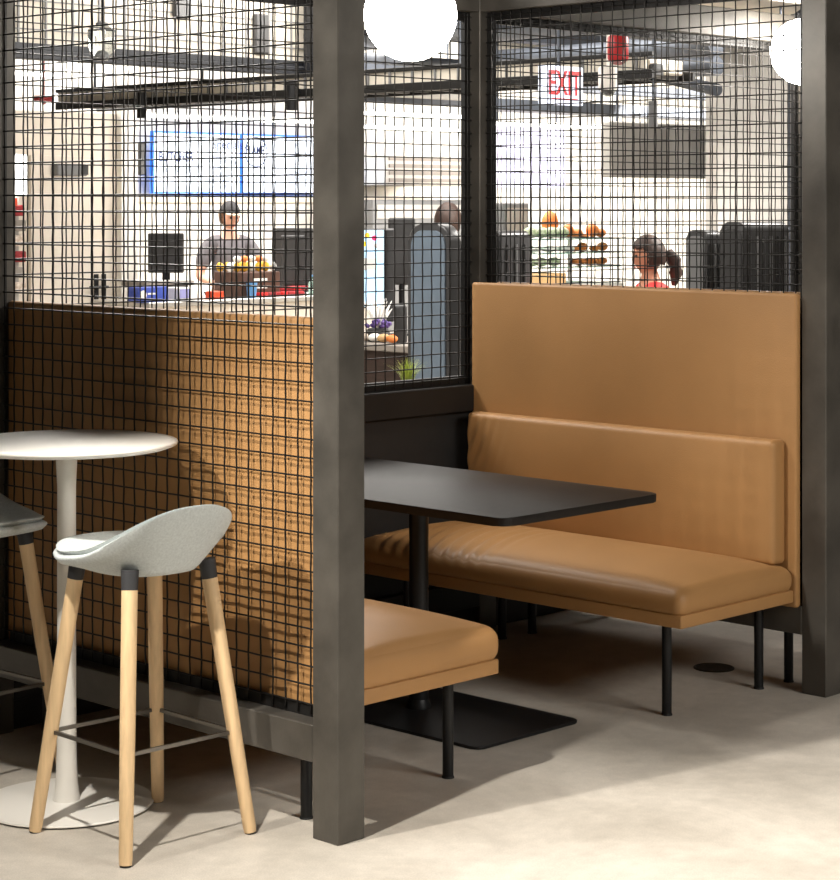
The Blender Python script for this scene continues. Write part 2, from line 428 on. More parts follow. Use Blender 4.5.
# ------------------------------------------------------------------ black booth table
t = thing('booth_table', 'black rectangular booth table between the tan benches', 'table', (1.219, .888, 0))
pl = MB().prism(rrect(.770, 1.46, .045), .735, .762, .004, 2)
pl.build('tabletop', M['laminate'], t, True, 35)
MB().tube([(0, 0, .012), (0, 0, .728)], .033, 28).build('pole', M['legblack'], t, True)
MB().lathe([(.042, .010), (.042, .016), (.034, .040)], (0, 0, 0), 28).build('collar', M['legblack'], t, True)
MB().box(-.10, .10, -.25, .25, .727, .735, .002, 1).build('top_bracket', M['legblack'], t)
MB().prism(rrect(.50, 1.0, .03), 0, .010, .003, 2).build('foot_plate', M['plate'], t, True, 35)

# ------------------------------------------------------------------ bar table
t = thing('bar_table', 'round white bar-height table on a white disc foot beside the wire screen', 'table', (-.270, .832, 0))
MB().lathe([(.05, 1.004), (.20, 1.004), (.290, 1.012), (.312, 1.020), (.3145, 1.025), (.312, 1.030), (.29, 1.0315), (.05, 1.0315)], (0, 0, 0), 96).build('tabletop', M['whitemetal'], t, True, 60)
MB().lathe([(.040, .012), (.036, .03), (.031, .07), (.0278, .16), (.0268, .40), (.0265, .90), (.030, .97), (.030, 1.004)], (0, 0, 0), 40).build('pole', M['whitemetal'], t, True)
MB().lathe([(.243, .004), (.246, .007), (.244, .011), (.225, .013), (.05, .015)], (0, 0, 0), 96).build('base_disc', M['whitemetal'], t, True, 50)
MB().lathe([(.235, 0), (.238, .004)], (0, 0, 0), 64).build('glide_ring', M['rubber'], t, True)

# ------------------------------------------------------------------ bar stools
def make_stool(label):
    """stool facing +Y"""
    s = thing('bar_stool', label, 'stool')
    def lift(r, th):
        # th measured from +X; the lip rises around the back (-Y)
        d = abs(((th + PI / 2 + PI) % (2 * PI)) - PI)       # angle away from the back
        L = .164 * (1 - smooth(rad(0), rad(122), d))
        k = max(0, (r - .66) / .34)
        return L * k ** 1.15
    def outline(th):
        c, si = math.cos(th), math.sin(th); e = 2 / (2.55 - .05 * si)
        x = .206 * math.copysign(abs(c) ** e, c); y = (.244 if si > 0 else .228) * math.copysign(abs(si) ** e, si)
        x *= 1 - .04 * abs(si)
        return x, y
    NT, NR = 64, 20
    def surf(r, th, o=0):
        x, y = outline(th); L = lift(r, th)
        out = 1 + .09 * (L / .15)
        z = .728 + .008 * r * r + L + .024 * max(0, math.sin(th)) * r * r
        dish = -.010 * math.exp(-((r * 1.6) ** 2))
        return Vector((x * r * out, y * r * out + .01, z + dish + o))
    def shell(top, bot, r1):
        m = MB(); bm = m.bm
        def sheet(o, flip):
            cen = bm.verts.new(surf(0, 0, o)); prev = None; rows = []
            for i in range(1, NR + 1):
                r = r1 * i / NR
                # rounded rim: the two sheets close toward each other at the edge
                q = o
                if i == NR: q = (top + bot) / 2 + (o - (top + bot) / 2) * .35
                row = [bm.verts.new(surf(r if i < NR else r * 1.0, 2 * PI * j / NT, q)) for j in range(NT)]
                for j in range(NT):
                    a, b = row[j], row[(j + 1) % NT]
                    if prev is None: bm.faces.new((cen, a, b))
                    else: bm.faces.new((prev[j], a, b, prev[(j + 1) % NT]))
                prev = row
            return prev
        e1 = sheet(top, 0); e2 = sheet(bot, 1)
        mid = [bm.verts.new(surf(r1 * 1.012, 2 * PI * j / NT, (top + bot) / 2)) for j in range(NT)]
        for a, b in ((e1, mid), (mid, e2)):
            for j in range(NT): bm.faces.new((a[j], a[(j + 1) % NT], b[(j + 1) % NT], b[j]))
        return m
    shell(.016, -.010, 1.0).build('seat_shell', M['felt'], s, True, 80)
    shell(.032, .017, .965).build('seat_pad', M['felt'], s, True, 80)
    def legp(sx, sy, z):
        t = (z) / .70
        return Vector((sx * (.207 - .075 * t), sy * (.207 - .085 * t), z))
    for sx in (-1, 1):
        for sy in (-1, 1):
            l = MB().tube([legp(sx, sy, .004), legp(sx, sy, .02), legp(sx, sy, .35), legp(sx, sy, .690)], [.0165, .0180, .0205, .0215], 24)
            # planed flat inner face of the leg top
            lo = l.build('leg', M['wood'], s, True, 50)
            MB().tube([legp(sx, sy, .690), legp(sx, sy, .742)], [.0218, .0240], 24).build('socket', M['socket'], lo, True, 50)
            MB().tube([legp(sx, sy, 0), legp(sx, sy, .005)], .0150, 20).build('glide', M['rubber'], lo, True, 50)
    c = [legp(sx, sy, .275) for sx, sy in ((-1, -1), (1, -1), (1, 1), (-1, 1))]
    m = MB()
    for i in range(4):
        a, b = c[i], c[(i + 1) % 4]
        d = (b - a).normalized(); n_ = Vector((-d.y, d.x, 0))
        m.rings([[p + n_ * u + Vector((0, 0, v)) for u, v in ((-.004, -.005), (.004, -.005), (.004, .005), (-.004, .005))] for p in (a, b)])
    m.build('footrest', M['chrome'], s)
    return s
st = make_stool('pale grey felt bar stool with all four ash legs in view, before the bar table')
st.location = (-.285, .468, 0); st.rotation_euler = (0, 0, rad(-1.7))
s2 = copy_tree(st); s2['label'] = 'pale grey felt bar stool behind the bar table, cut off by the left edge'
s2.location = (-.310, 1.285, 0); s2.rotation_euler = (0, 0, PI + rad(3))
for q in (st, s2): q['group'] = 'felt bar stools'

# ------------------------------------------------------------------ floor box, pendant globes
fb = MB().lathe([(.075, 0), (.075, .003), (.068, .0045), (.066, .003), (.0, .003)][:-1], (2.43, .555, 0), 40)
tag(fb.build('floor_outlet', M['linebrass'], None, True, 30), 'round metal floor outlet under the long tan bench', 'floor outlet')
def pendant(loc, label):
    t = thing('globe_pendant', label, 'pendant lamp', loc, 0, 'white globe pendants')
    g = MB().ball((0, 0, 0), .155, 4); g.build('globe', M['globe'], t, True, 180)
    MB().lathe([(.045, .146), (.045, .175), (.012, .20)], (0, 0, 0), 24).build('cap', M['legblack'], t, True)
    MB().tube([(0, 0, .195), (0, 0, 3.75 - loc[2] - .02)], .004, 8).build('cord', M['rubber'], t, True)
    MB().lathe([(.055, 3.75 - loc[2] - .03), (.055, 3.75 - loc[2])], (0, 0, 0), 24).build('ceiling_rose', M['legblack'], t, True)
pendant((1.15, .86, 2.334), 'glowing white globe pendant hanging over the black booth table')
pendant((4.34, 1.44, 2.41), 'smaller-looking glowing globe pendant half hidden by the right post')

# ------------------------------------------------------------------ end ledge, grass plant
def simple(name, label, cat, loc=(0, 0, 0), rz=0, group=None): return thing(name, label, cat, loc, rz, group)
lc = simple('low_cabinet', 'low black cabinet outside the closed end of the booth', 'cabinet', (1.3, 2.0, 0))
MB().box(-1.1, 1.15, -.24, .24, .06, .90, .004, 1).build('body', M['blackpanel'], lc)
MB().box(-1.11, 1.16, -.25, .25, .90, .93, .004, 1).build('worktop', M['laminate'], lc)
MB().box(-1.05, 1.10, -.2, .2, 0, .06).build('plinth', M['rubber'], lc)
p = atY(408, 385, 1.92)
pp = simple('potted_grass', 'small tuft of green grass in a pot behind the black end rail', 'plant', (p.x, p.y, .931))
MB().lathe([(.028, 0), (.040, .05), (.042, .052), (.038, .05), (.036, .046)], (0, 0, 0), 24).build('pot', M['pot'], pp, True)
g = MB()
for i in range(150):
    a = R.uniform(0, 2 * PI); r0 = R.uniform(0, .028); tilt = R.uniform(.02, 1.0); L = R.uniform(.075, .125) * (1 - .15 * tilt)
    pts = []; d = Vector((math.cos(a), math.sin(a), 0))
    for k in range(5):
        u = k / 4
        pts.append(Vector((math.cos(a) * r0, math.sin(a) * r0, .045)) + d * (tilt * L * u * u * .9) + Vector((0, 0, L * u * (1 - .25 * tilt * u))))
    sd = Vector((-d.y, d.x, 0)); wv = .0022
    vs = [(g.bm.verts.new(q + sd * wv * (1 - k / 4.4)), g.bm.verts.new(q - sd * wv * (1 - k / 4.4))) for k, q in enumerate(pts)]
    for k in range(4): g.bm.faces.new((vs[k][0], vs[k][1], vs[k + 1][1], vs[k + 1][0]))
g.build('grass_blades', M['grass'], pp)

#@@BG-START
# ------------------------------------------------------------------ people
def person(name_label, loc, rz, height, poseL, poseR, clothes, skin, hairm, hairstyle, group=None, head_turn=0, nod=0):
    """standing figure facing -Y; poses give elbow and wrist points for the arms"""
    k = height / 1.75
    p = thing('person', name_label, 'person', loc, rz, group)
    bm = bmesh.new()
    V = {}; lay = bm.verts.layers.skin.verify()
    def v(n_, x, y, z, rx, ry=None):
        q = bm.verts.new((x * k, y * k, z * k)); q[lay].radius = (rx * k, (ry or rx) * k); V[n_] = q; return q
    v('pelvis', 0, 0, .95, .155, .11); v('waist', 0, 0, 1.10, .135, .10); v('chest', 0, .0, 1.28, .155, .115)
    v('neck0', 0, .01, 1.43, .075, .07); v('neck1', 0, -.005, 1.50, .056, .058); v('skull', 0, -.012, 1.56, .058, .06)
    E_ = [('pelvis', 'waist'), ('waist', 'chest'), ('chest', 'neck0'), ('neck0', 'neck1'), ('neck1', 'skull')]
    for s, pose in ((-1, poseR), (1, poseL)):
        n_ = 'L' if s > 0 else 'R'
        el, wr = pose
        v(n_ + 'sh', s * .185, .005, 1.385, .062); v(n_ + 'el', s * el[0], el[1], el[2], .043); v(n_ + 'wr', s * wr[0], wr[1], wr[2], .027)
        E_ += [('neck0', n_ + 'sh'), (n_ + 'sh', n_ + 'el'), (n_ + 'el', n_ + 'wr')]
        d = (Vector(wr) - Vector(el)).normalized(); side = Vector((1, 0, 0)); pm = Vector(wr) + d * .085
        v(n_ + 'pm', s * pm.x, pm.y, pm.z, .036, .02); E_.append((n_ + 'wr', n_ + 'pm'))
        for f_i, (off, ln) in enumerate(((-.032, .070), (-.011, .080), (.011, .076), (.031, .058))):
            a = pm + side * off + d * .015; b = a + d * ln * .55 + Vector((0, 0, -.008)); c = b + d * ln * .38 + Vector((0, 0, -.024))
            v(f'{n_}f{f_i}a', s * a.x, a.y, a.z, .010); v(f'{n_}f{f_i}b', s * b.x, b.y, b.z, .009); v(f'{n_}f{f_i}c', s * c.x, c.y, c.z, .008)
            E_ += [(n_ + 'pm', f'{n_}f{f_i}a'), (f'{n_}f{f_i}a', f'{n_}f{f_i}b'), (f'{n_}f{f_i}b', f'{n_}f{f_i}c')]
        a = Vector(wr) + d * .03 - side * .03; b = a + d * .045 - side * .025
        v(n_ + 'ta', s * a.x, a.y, a.z, .012); v(n_ + 'tb', s * b.x, b.y, b.z, .010); E_ += [(n_ + 'wr', n_ + 'ta'), (n_ + 'ta', n_ + 'tb')]
        v(n_ + 'hip', s * .095, 0, .90, .095); v(n_ + 'kn', s * .10, -.015, .50, .060); v(n_ + 'an', s * .10, .01, .09, .040); v(n_ + 'to', s * .115, -.14, .035, .036, .03)
        v(n_ + 'he', s * .10, .05, .04, .036)
        E_ += [('pelvis', n_ + 'hip'), (n_ + 'hip', n_ + 'kn'), (n_ + 'kn', n_ + 'an'), (n_ + 'an', n_ + 'to'), (n_ + 'an', n_ + 'he')]
    for a, b in E_: bm.edges.new((V[a], V[b]))
    pts = {n_: q.co.copy() for n_, q in V.items()}
    me = bpy.data.meshes.new('tmp_skin'); V['pelvis'][lay].use_root = True; bm.to_mesh(me); bm.free()
    tmp = bpy.data.objects.new('tmp_skin', me); COL.objects.link(tmp)
    tmp.modifiers.new('s', 'SKIN').use_smooth_shade = True
    sd = tmp.modifiers.new('d', 'SUBSURF'); sd.levels = 2; sd.render_levels = 2
    dg = bpy.context.evaluated_depsgraph_get(); body = bpy.data.meshes.new_from_object(tmp.evaluated_get(dg))
    # head: one shaped ellipsoid with brow, nose, chin and ears
    hb = bmesh.new(); hb.from_mesh(body)
    HC = Vector((0, -.018, 1.635)) * k
    RT = Matrix.Rotation(head_turn, 3, 'Z') @ Matrix.Rotation(nod, 3, 'X')
    def hw(q): return HC + RT @ (Vector(q) * k)
    q = bmesh.ops.create_icosphere(hb, subdivisions=4, radius=1)
    for w_ in q['verts']:
        x, y, z = w_.co
        jaw = max(0, -z)
        X = x * .074 * (1 - .30 * jaw ** 1.4); Y = y * .095 * (1 - (.10 * jaw if y < 0 else .35 * jaw)); Z = z * .118
        if y < -.3:
            Y -= .020 * math.exp(-((x / .16) ** 2) - ((z + .12) / .16) ** 2)        # nose
            Y -= .004 * math.exp(-((x / .5) ** 2) - ((z - .25) / .12) ** 2)          # brow
            Y += .009 * (math.exp(-(((x - .38) / .18) ** 2) - ((z - .08) / .12) ** 2) + math.exp(-(((x + .38) / .18) ** 2) - ((z - .08) / .12) ** 2))
            Y -= .006 * math.exp(-((x / .3) ** 2) - ((z + .48) / .10) ** 2)          # lips
            Y -= .008 * math.exp(-((x / .3) ** 2) - ((z + .85) / .15) ** 2)          # chin
        w_.co = hw((X, Y, Z))
    for s in (-1, 1):
        q = bmesh.ops.create_icosphere(hb, subdivisions=2, radius=1)
        for w_ in q['verts']: w_.co = hw((s * .074 + w_.co.x * .012, .008 + w_.co.y * .017, -.005 + w_.co.z * .030))
    hb.to_mesh(body); hb.free()
    tmp.modifiers.clear(); tmp.data = body
    rm = tmp.modifiers.new('r', 'REMESH'); rm.mode = 'VOXEL'; rm.voxel_size = .0075; rm.use_smooth_shade = True
    sm = tmp.modifiers.new('m', 'SMOOTH'); sm.iterations = 2
    dg = bpy.context.evaluated_depsgraph_get(); fin = bpy.data.meshes.new_from_object(tmp.evaluated_get(dg)); fin.name = 'body'
    fin.materials.clear(); fin.materials.append(skin)
    bpy.data.objects.remove(tmp)
    o = bpy.data.objects.new('body', fin); COL.objects.link(o); o.parent = p
    def garment(name, m_, chains, grow):
        b2 = bmesh.new(); ly = b2.verts.layers.skin.verify(); VV = {}
        for ch in chains:
            prev = None
            for n_, r in ch:
                if n_ not in VV:
                    c = pts[n_] if isinstance(n_, str) else Vector(n_) * k
                    q = b2.verts.new(c); q[ly].radius = (r[0] * k + grow, r[1] * k + grow); VV[n_] = q
                if prev is not None and not b2.edges.get((prev, VV[n_])): b2.edges.new((prev, VV[n_]))
                prev = VV[n_]
        VV[chains[0][0][0]][ly].use_root = True
        me2 = bpy.data.meshes.new('t2'); b2.to_mesh(me2); b2.free()
        t2 = bpy.data.objects.new('t2', me2); COL.objects.link(t2); t2.modifiers.new('s', 'SKIN').use_smooth_shade = True
        s2_ = t2.modifiers.new('d', 'SUBSURF'); s2_.levels = 2; s2_.render_levels = 2
        dg2 = bpy.context.evaluated_depsgraph_get(); m3 = bpy.data.meshes.new_from_object(t2.evaluated_get(dg2)); m3.name = name
        for f in m3.polygons: f.use_smooth = True
        m3.materials.clear(); m3.materials.append(m_); bpy.data.objects.remove(t2)
        g_ = bpy.data.objects.new(name, m3); COL.objects.link(g_); g_.parent = p; return g_
    mid = lambda a, b, t_: tuple((pts[a].lerp(pts[b], t_) / k))
    g_ = .012
    top = [[('pelvis', (.155, .115)), ('waist', (.14, .105)), ('chest', (.160, .12)), ('neck0', (.085, .08))]]
    for n_ in 'LR':
        top.append([('neck0', (.085, .08)), (n_ + 'sh', (.068, .068)), (mid(n_ + 'sh', n_ + 'el', .75), (.056, .056))])
    garment('shirt', clothes[0], top, g_)
    bot = [[('pelvis', (.155, .115)), ('Lhip', (.10, .10)), ('Lkn', (.066, .066)), ('Lan', (.05, .05))], [('pelvis', (.155, .115)), ('Rhip', (.10, .10)), ('Rkn', (.066, .066)), ('Ran', (.05, .05))]]
    garment('trousers', clothes[1], bot, g_ * .8)
    for s in (-1, 1):
        m = MB(); m.ball((s * .105 * k, -.045 * k, .035 * k), 1, 3, (.052 * k, .145 * k, .045 * k)); m.build('shoe', M['rubber'], p, True)
        m = MB(); m.ball(hw((s * .028, -.083, .010)), .010 * k, 2); m.build('eye', M['eye'], p, True)
    m = MB(); m.ball((0, 0, 0), 1, 2, (.022 * k, .006 * k, .007 * k))
    for q in m.bm.verts: q.co = hw(Vector(q.co) / k + Vector((0, -.093, -.058)))
    m.build('mouth', M['lips'], p, True)
    # hair
    m = MB(); q = bmesh.ops.create_icosphere(m.bm, subdivisions=4, radius=1)
    kill = []
    for w_ in q['verts']:
        x, y, z = w_.co
        if (y < -.35 and z < .48 - .25 * abs(x)) or z < -.55: kill.append(w_)
        jaw = max(0, -z)
        n_ = noise.noise(Vector((x * 6, y * 6, z * 2))) * .004
        w_.co = hw((x * (.083 - .02 * jaw + n_), y * (.104 + n_) + .004, z * (.126 + n_) + .003))
    bmesh.ops.delete(m.bm, geom=kill, context='VERTS')
    h = m.build('hair', hairm, p, True, 180)
    sf = h.modifiers.new('t', 'SOLIDIFY'); sf.thickness = -.006
    if hairstyle == 'ponytail':
        m = MB(); m.tube([hw(q) for q in ((0, .095, -.005), (0, .135, .0), (0, .165, -.05), (0, .168, -.12), (0, .145, -.20))], [.020 * k, .034 * k, .046 * k, .044 * k, .014 * k], 18)
        m.build('ponytail', hairm, p, True, 180)
        m = MB(); m.lathe([(.024, -.006), (.028, 0), (.024, .006)], (0, 0, 0), 16)
        for q in m.bm.verts: q.co = hw(Matrix.Rotation(PI / 2, 3, 'X') @ q.co + Vector((0, .108, -.002)))
        m.build('hair_tie', M['apron'], p, True)
    if hairstyle == 'cap':
        m = MB(); q = bmesh.ops.create_icosphere(m.bm, subdivisions=4, radius=1)
        kill = [w_ for w_ in q['verts'] if w_.co.z < .30]
        for w_ in q['verts']: x, y, z = w_.co; w_.co = hw((x * .091, y * .112, z * .137 + .002))
        bmesh.ops.delete(m.bm, geom=kill, context='VERTS')
        c_ = m.build('cap', M['cap'], p, True, 180); c_.modifiers.new('t', 'SOLIDIFY').thickness = .005
        out = [(math.cos(rad(a)) * .082, -.075 - math.sin(rad(a)) * .105) for a in range(0, 181, 12)]
        m = MB(); lo = [m.bm.verts.new(hw((x, y, .066 - .25 * x * x / .08 - (-.075 - y) * .12))) for x, y in out]; hi = [m.bm.verts.new(q.co + Vector((0, 0, .006))) for q in lo]
        m.bm.faces.new(lo); m.bm.faces.new(hi[::-1])
        for j in range(len(lo)): m.bm.faces.new((lo[j], lo[(j + 1) % len(lo)], hi[(j + 1) % len(lo)], hi[j]))
        m.build('cap_brim', M['capbrim'], c_, False)
    return p, pts, k
mp = at(229, 300, 17.4)
man, _, _ = person('person in a dark cap and grey shirt leaning over the counter under the menu screens', (mp.x, mp.y, 0), rad(-45.8 + 18), 1.715,
       ((.27, -.07, 1.14), (.17, -.28, 1.09)), ((.27, -.04, 1.13), (.20, -.26, 1.08)), (M['shirt'], M['trousers']), M['skin'], M['hair2'], 'cap', head_turn=rad(14), nod=rad(14))
wp = at(651, 260, 11.2)
wom, _, _ = person('person with a dark ponytail and red top, in profile above the long bench back', (wp.x, wp.y, 0), rad(-135.8 + 10), 1.525,
       ((.26, -.05, 1.10), (.18, -.26, 1.05)), ((.26, -.05, 1.10), (.18, -.26, 1.05)), (M['red'], M['trousers']), M['skin2'], M['hair'], 'ponytail', nod=rad(6))
hp = at(447, 225, 13.6)
oth, _, _ = person('person whose brown hair just shows above the tall grey kiosk', (hp.x, hp.y, 0), rad(-45.8 + 150), 1.70,
       ((.26, -.05, 1.10), (.18, -.26, 1.05)), ((.26, -.05, 1.10), (.18, -.26, 1.05)), (M['collar'], M['trousers']), M['skin'], M['hair'], 'short')

# ------------------------------------------------------------------ place helpers for the servery behind
def text(s, size, loc, mt, parent, rot=(PI / 2, 0, 0), ext=.002, align='LEFT', name='lettering', bold=0, sx=1):
    c = bpy.data.curves.new(name, 'FONT'); c.body = s; c.size = size; c.extrude = ext; c.align_x = align; c.offset = bold
    c.materials.append(mt); f_ = bpy.data.objects.new('f_', c); COL.objects.link(f_); bpy.context.view_layer.update()
    me = bpy.data.meshes.new_from_object(f_.evaluated_get(bpy.context.evaluated_depsgraph_get())); bpy.data.objects.remove(f_)
    o = bpy.data.objects.new(name, me); COL.objects.link(o); o.location = loc; o.rotation_euler = rot; o.scale = (sx, 1, 1)
    if parent: o.parent = parent
    return o
def yspan(px0, px1, pt, pb, Y):
    """the X range and heights that two pixel columns and rows mark out on the plane Y"""
    a, b = atY(px0, pt, Y), atY(px1, pt, Y); c = atY((px0 + px1) / 2, pt, Y); d = atY((px0 + px1) / 2, pb, Y)
    return a.x, b.x, d.z, c.z
def xspan(px0, px1, pt, pb, X):
    a, b = atX(px0, pt, X), atX(px1, pt, X); c = atX((px0 + px1) / 2, pt, X); d = atX((px0 + px1) / 2, pb, X)
    return b.y, a.y, d.z, c.z

# cream partition with a double door
PY = 9.2
x0, x1, z0, z1 = yspan(-30, 117, 108, 300, PY)
struct(MB().box(x0 - 3, x1, PY, PY + .14, 0, 2.42).build('wall_kitchen', M['cream']))
struct(MB().box(x1, x1 + .16, PY - .06, PY + .9, 0, 3.3).build('trim_1', M['white']))
da, db, _, _ = yspan(28, 104, 0, 0, PY)
d = MB().box(da, (da + db) / 2 + .25, PY - .04, PY - .001, .01, 2.08, .004, 1).build('door_1', M['cream']); struct(d)
for px in (96.5, 104):
    hx = atY(px, 290, PY - .05)
    m = MB(); m.box(hx.x - .02, hx.x + .02, PY - .055, PY - .04, .96, 1.16, .003, 1); m.tube([(hx.x, PY - .05, 1.06), (hx.x, PY - .10, 1.06), (hx.x - .10, PY - .10, 1.06)], .011, 10)
    m.build('door_handle', M['legblack'], d)
x0, x1, z0, z1 = yspan(50, 80, 164, 176, PY - .02)
b = simple('wall_box', 'grey rectangular box high on the cream wall beside the door', 'wall box')
MB().box(x0, x1, PY - .12, PY - .001, z0, z1, .01, 2).build('body', M['plasticgrey'], b); MB().box(x1 - .06, x1 + .002, PY - .125, PY - .12, z0 + .01, z1 - .01).build('end_cover', M['plastic'], b)
# tall lit sign at the far left
x0, x1, z0, z1 = yspan(11, 26, 155, 196, PY - .6)
b = simple('light_box', 'narrow glowing white light box at the far left edge', 'sign')
MB().box(x0, x1, PY - .62, PY - .5, z0, z1, .01, 1).build('glow_panel', M['strip'], b)
MB().box(x0 - .01, x1 + .01, PY - .5, PY - .47, 0, z1 + .02, .004, 1).build('back_post', M['greywall'], b)
x0, x1, z0, z1 = yspan(12, 19, 198, 206, PY - .62)
MB().box(x0, x1, PY - .60, PY - .5, z0, z1).build('red_tab', M['orange'], b)
for i, py in enumerate((216, 231, 246, 262, 278, 293)):
    q = atY(15 + (i % 2) * 2, py, PY - .53)
    m = MB(); m.box(-.05, .05, -.03, .03, 0, .08, .008, 1); o = m.build('snack_packet', [M['darkred'], M['countertop'], M['cork']][i % 3]); o.location = (q.x, PY - .55, q.z)
    tag(o, ['dark red packet', 'grey packet', 'tan packet'][i % 3] + ' on the narrow rack, ' + ['topmost', 'second from top', 'third from top', 'fourth from top', 'fifth from top', 'lowest'][i], 'packet', 'packets on the narrow rack')

# menu screens, parallel to the booth opening
MY = 12.55
mb = simple('menu_screen', 'left backlit menu screen above the counter, reading BUTCHER', 'screen')
ax, bx_, z0, z1 = yspan(151.5, 239.5, 134, 194, MY)
cx_, dx_, _, _ = yspan(240.5, 335, 134, 193, MY)
zt, zb = z1 + .02, z0 + .0
def screen(root, a, b):
    MB().box(a, b, MY - .018, MY + .03, zb, zt, .004, 1).build('casing', M['screenblue'], root)
    MB().box(a + .022, b - .022, MY - .026, MY - .019, zb + .022, zt - .022).build('display', M['screen'], root)
    MB().box((a + b) / 2 - .1, (a + b) / 2 + .1, MY + .03, 12.89, (zb + zt) / 2 - .1, (zb + zt) / 2 + .1).build('wall_bracket', M['plastic'], root)
screen(mb, ax, bx_)
W_ = bx_ - ax; H_ = zt - zb; yy = MY - .028
text('BUTCHER', .135, (ax + .06 * W_, yy, zb + .52 * H_), M['ink'], mb, bold=.002, sx=.76)
text('& BAKER', .130, (ax + .10 * W_, yy, zb + .34 * H_), M['inkgrey'], mb, sx=.72)
text('Specials', .135, (ax + .66 * W_, yy, zb + .74 * H_), M['ink'], mb)
for i, (s_, u, w_) in enumerate((('salad', .66, .60), ('soup of the day', .62, .50), ('sandwich', .66, .40), ('grill', .70, .30), ('fresh bread', .62, .20), ('dessert', .68, .10))):
    text(s_, .06, (ax + u * W_, yy, zb + w_ * H_), M['inkgrey'], mb, name='menu_line')
text('chef’s cut', .06, (ax + .30 * W_, yy, zb + .06 * H_), M['inkgrey'], mb, name='menu_line')
mb2 = simple('menu_screen', 'right backlit menu screen above the counter, reading FLAME inside a ring', 'screen')
screen(mb2, cx_, dx_)
W_ = dx_ - cx_
text('FLAME', .135, (cx_ + .035 * W_, yy, zb + .66 * H_), M['ink'], mb2, bold=.002, sx=.66)
rc = Vector((cx_ + .14 * W_, yy, zb + .70 * H_))
MB().tube([rc + Vector((math.cos(2 * PI * i / 40) * .155, 0, math.sin(2 * PI * i / 40) * .155)) for i in range(40)], .006, 6, close=True).build('ring', M['ink'], mb2)
for i in range(5):
    for j, u in enumerate((.48, .74)):
        text(['burger', 'chicken', 'fries', 'garden bowl', 'wrap'][i], .055, (cx_ + u * W_, yy, zb + (.82 - i * .16) * H_), M['inkgrey'], mb2, name='menu_line')
for a_, b_ in ((mb, 0), (mb2, 0)): a_['group'] = 'menu screens on the back wall'
sp = atY(147, 165, MY)
b = simple('wall_speaker', 'slim black device on the wall left of the menu screens', 'speaker')
MB().box(sp.x - .10, sp.x - .02, MY - .02, 12.89, 2.0, 2.32, .01, 1).build('body', M['plastic'], b)

# back wall furniture: hood, white units
x0, x1, z0, z1 = yspan(366, 446, 158, 186, 12.2)
b = simple('extract_hood', 'pale ribbed extractor hood on the kitchen back wall', 'hood')
MB().box(x0, x1, 11.9, 12.9, z0, z1, .01, 1).build('canopy', M['steelbright'], b)
for i in range(4):
    z = z0 + (z1 - z0) * (i + .5) / 4
    MB().box(x0 + .05, x1 - .05, 11.88, 11.9, z, z + .04).build('rib', M['countertop'], b)
x0, x1, z0, z1 = yspan(120, 335, 204, 300, 12.7)
b = simple('wall_unit', 'long pale unit along the kitchen back wall behind the capped person', 'unit')
MB().box(x0, x1 + 1, 12.2, 12.9, 0, 1.72, .01, 1).build('body', M['white'], b); MB().box(x0 - .02, x1 + 1.02, 12.16, 12.9, 1.72, 1.78, .01, 1).build('top', M['cream'], b)
x0, x1, z0, z1 = yspan(366, 446, 200, 221, 11.6)
b = simple('oven_bank', 'pale grey oven bank under the extractor hood', 'oven')
MB().box(x0 - .2, x1 - .02, 11.3, 12.1, 0, z1, .01, 1).build('body', M['plasticgrey'], b)
MB().box(x0 - .15, x1 - .1, 11.28, 11.30, z0 + .03, z1 - .05).build('door_panel', M['greywall'], b)

# main counter with what stands on it
CY = 8.7
x0, x1, _, _ = yspan(119, 345, 0, 0, CY)
b = simple('service_counter', 'long pale service counter with a stainless top in front of the capped person', 'counter')
MB().box(x0, x1, CY - .35, CY + .30, 0, .93, .005, 1).build('front', M['cream'], b)
MB().box(x0 - .03, x1 + .03, CY - .40, CY + .33, .93, .97, .006, 1).build('worktop', M['steelbright'], b)
def oncounter(px, Yo=0):
    q = atY(px, 300, CY + Yo); return q.x, CY + Yo
def monitor(px, py0, py1, wpx, label, Yo=-.15, rz=rad(-45.8), stand=.97, tilt=0):
    X, Y = oncounter(px, Yo); d_ = C0[1] + X * SA + Y * CA; s_ = 2084 / d_
    zt_, zb_ = 1.7 - (py0 - 205) / s_, 1.7 - (py1 - 205) / s_; w_ = wpx / s_
    m_ = simple('till_monitor', label, 'monitor', (X, Y, stand), rz, 'till monitors on the service counter')
    MB().box(-w_ / 2, w_ / 2, -.02, .02, zb_ - stand, zt_ - stand, .012, 2).build('screen_back', M['plastic'], m_)
    MB().box(-w_ * .3, w_ * .3, -.035, -.02, zb_ - stand + .06, zt_ - stand - .06, .008, 1).build('rear_cover', M['plastic'], m_)
    MB().box(-.03, .03, -.0, .035, 0, max(.03, zb_ - stand + .1), .004, 1).build('stand', M['legblack'], m_)
    MB().box(-.10, .10, -.08, .10, 0, .012, .004, 1).build('foot', M['legblack'], m_)
monitor(166, 233, 273, 36, 'black till monitor seen from behind, left of the capped person', .08)
monitor(293, 228, 292, 40, 'large black till monitor seen from behind, right of the capped person', -.05)
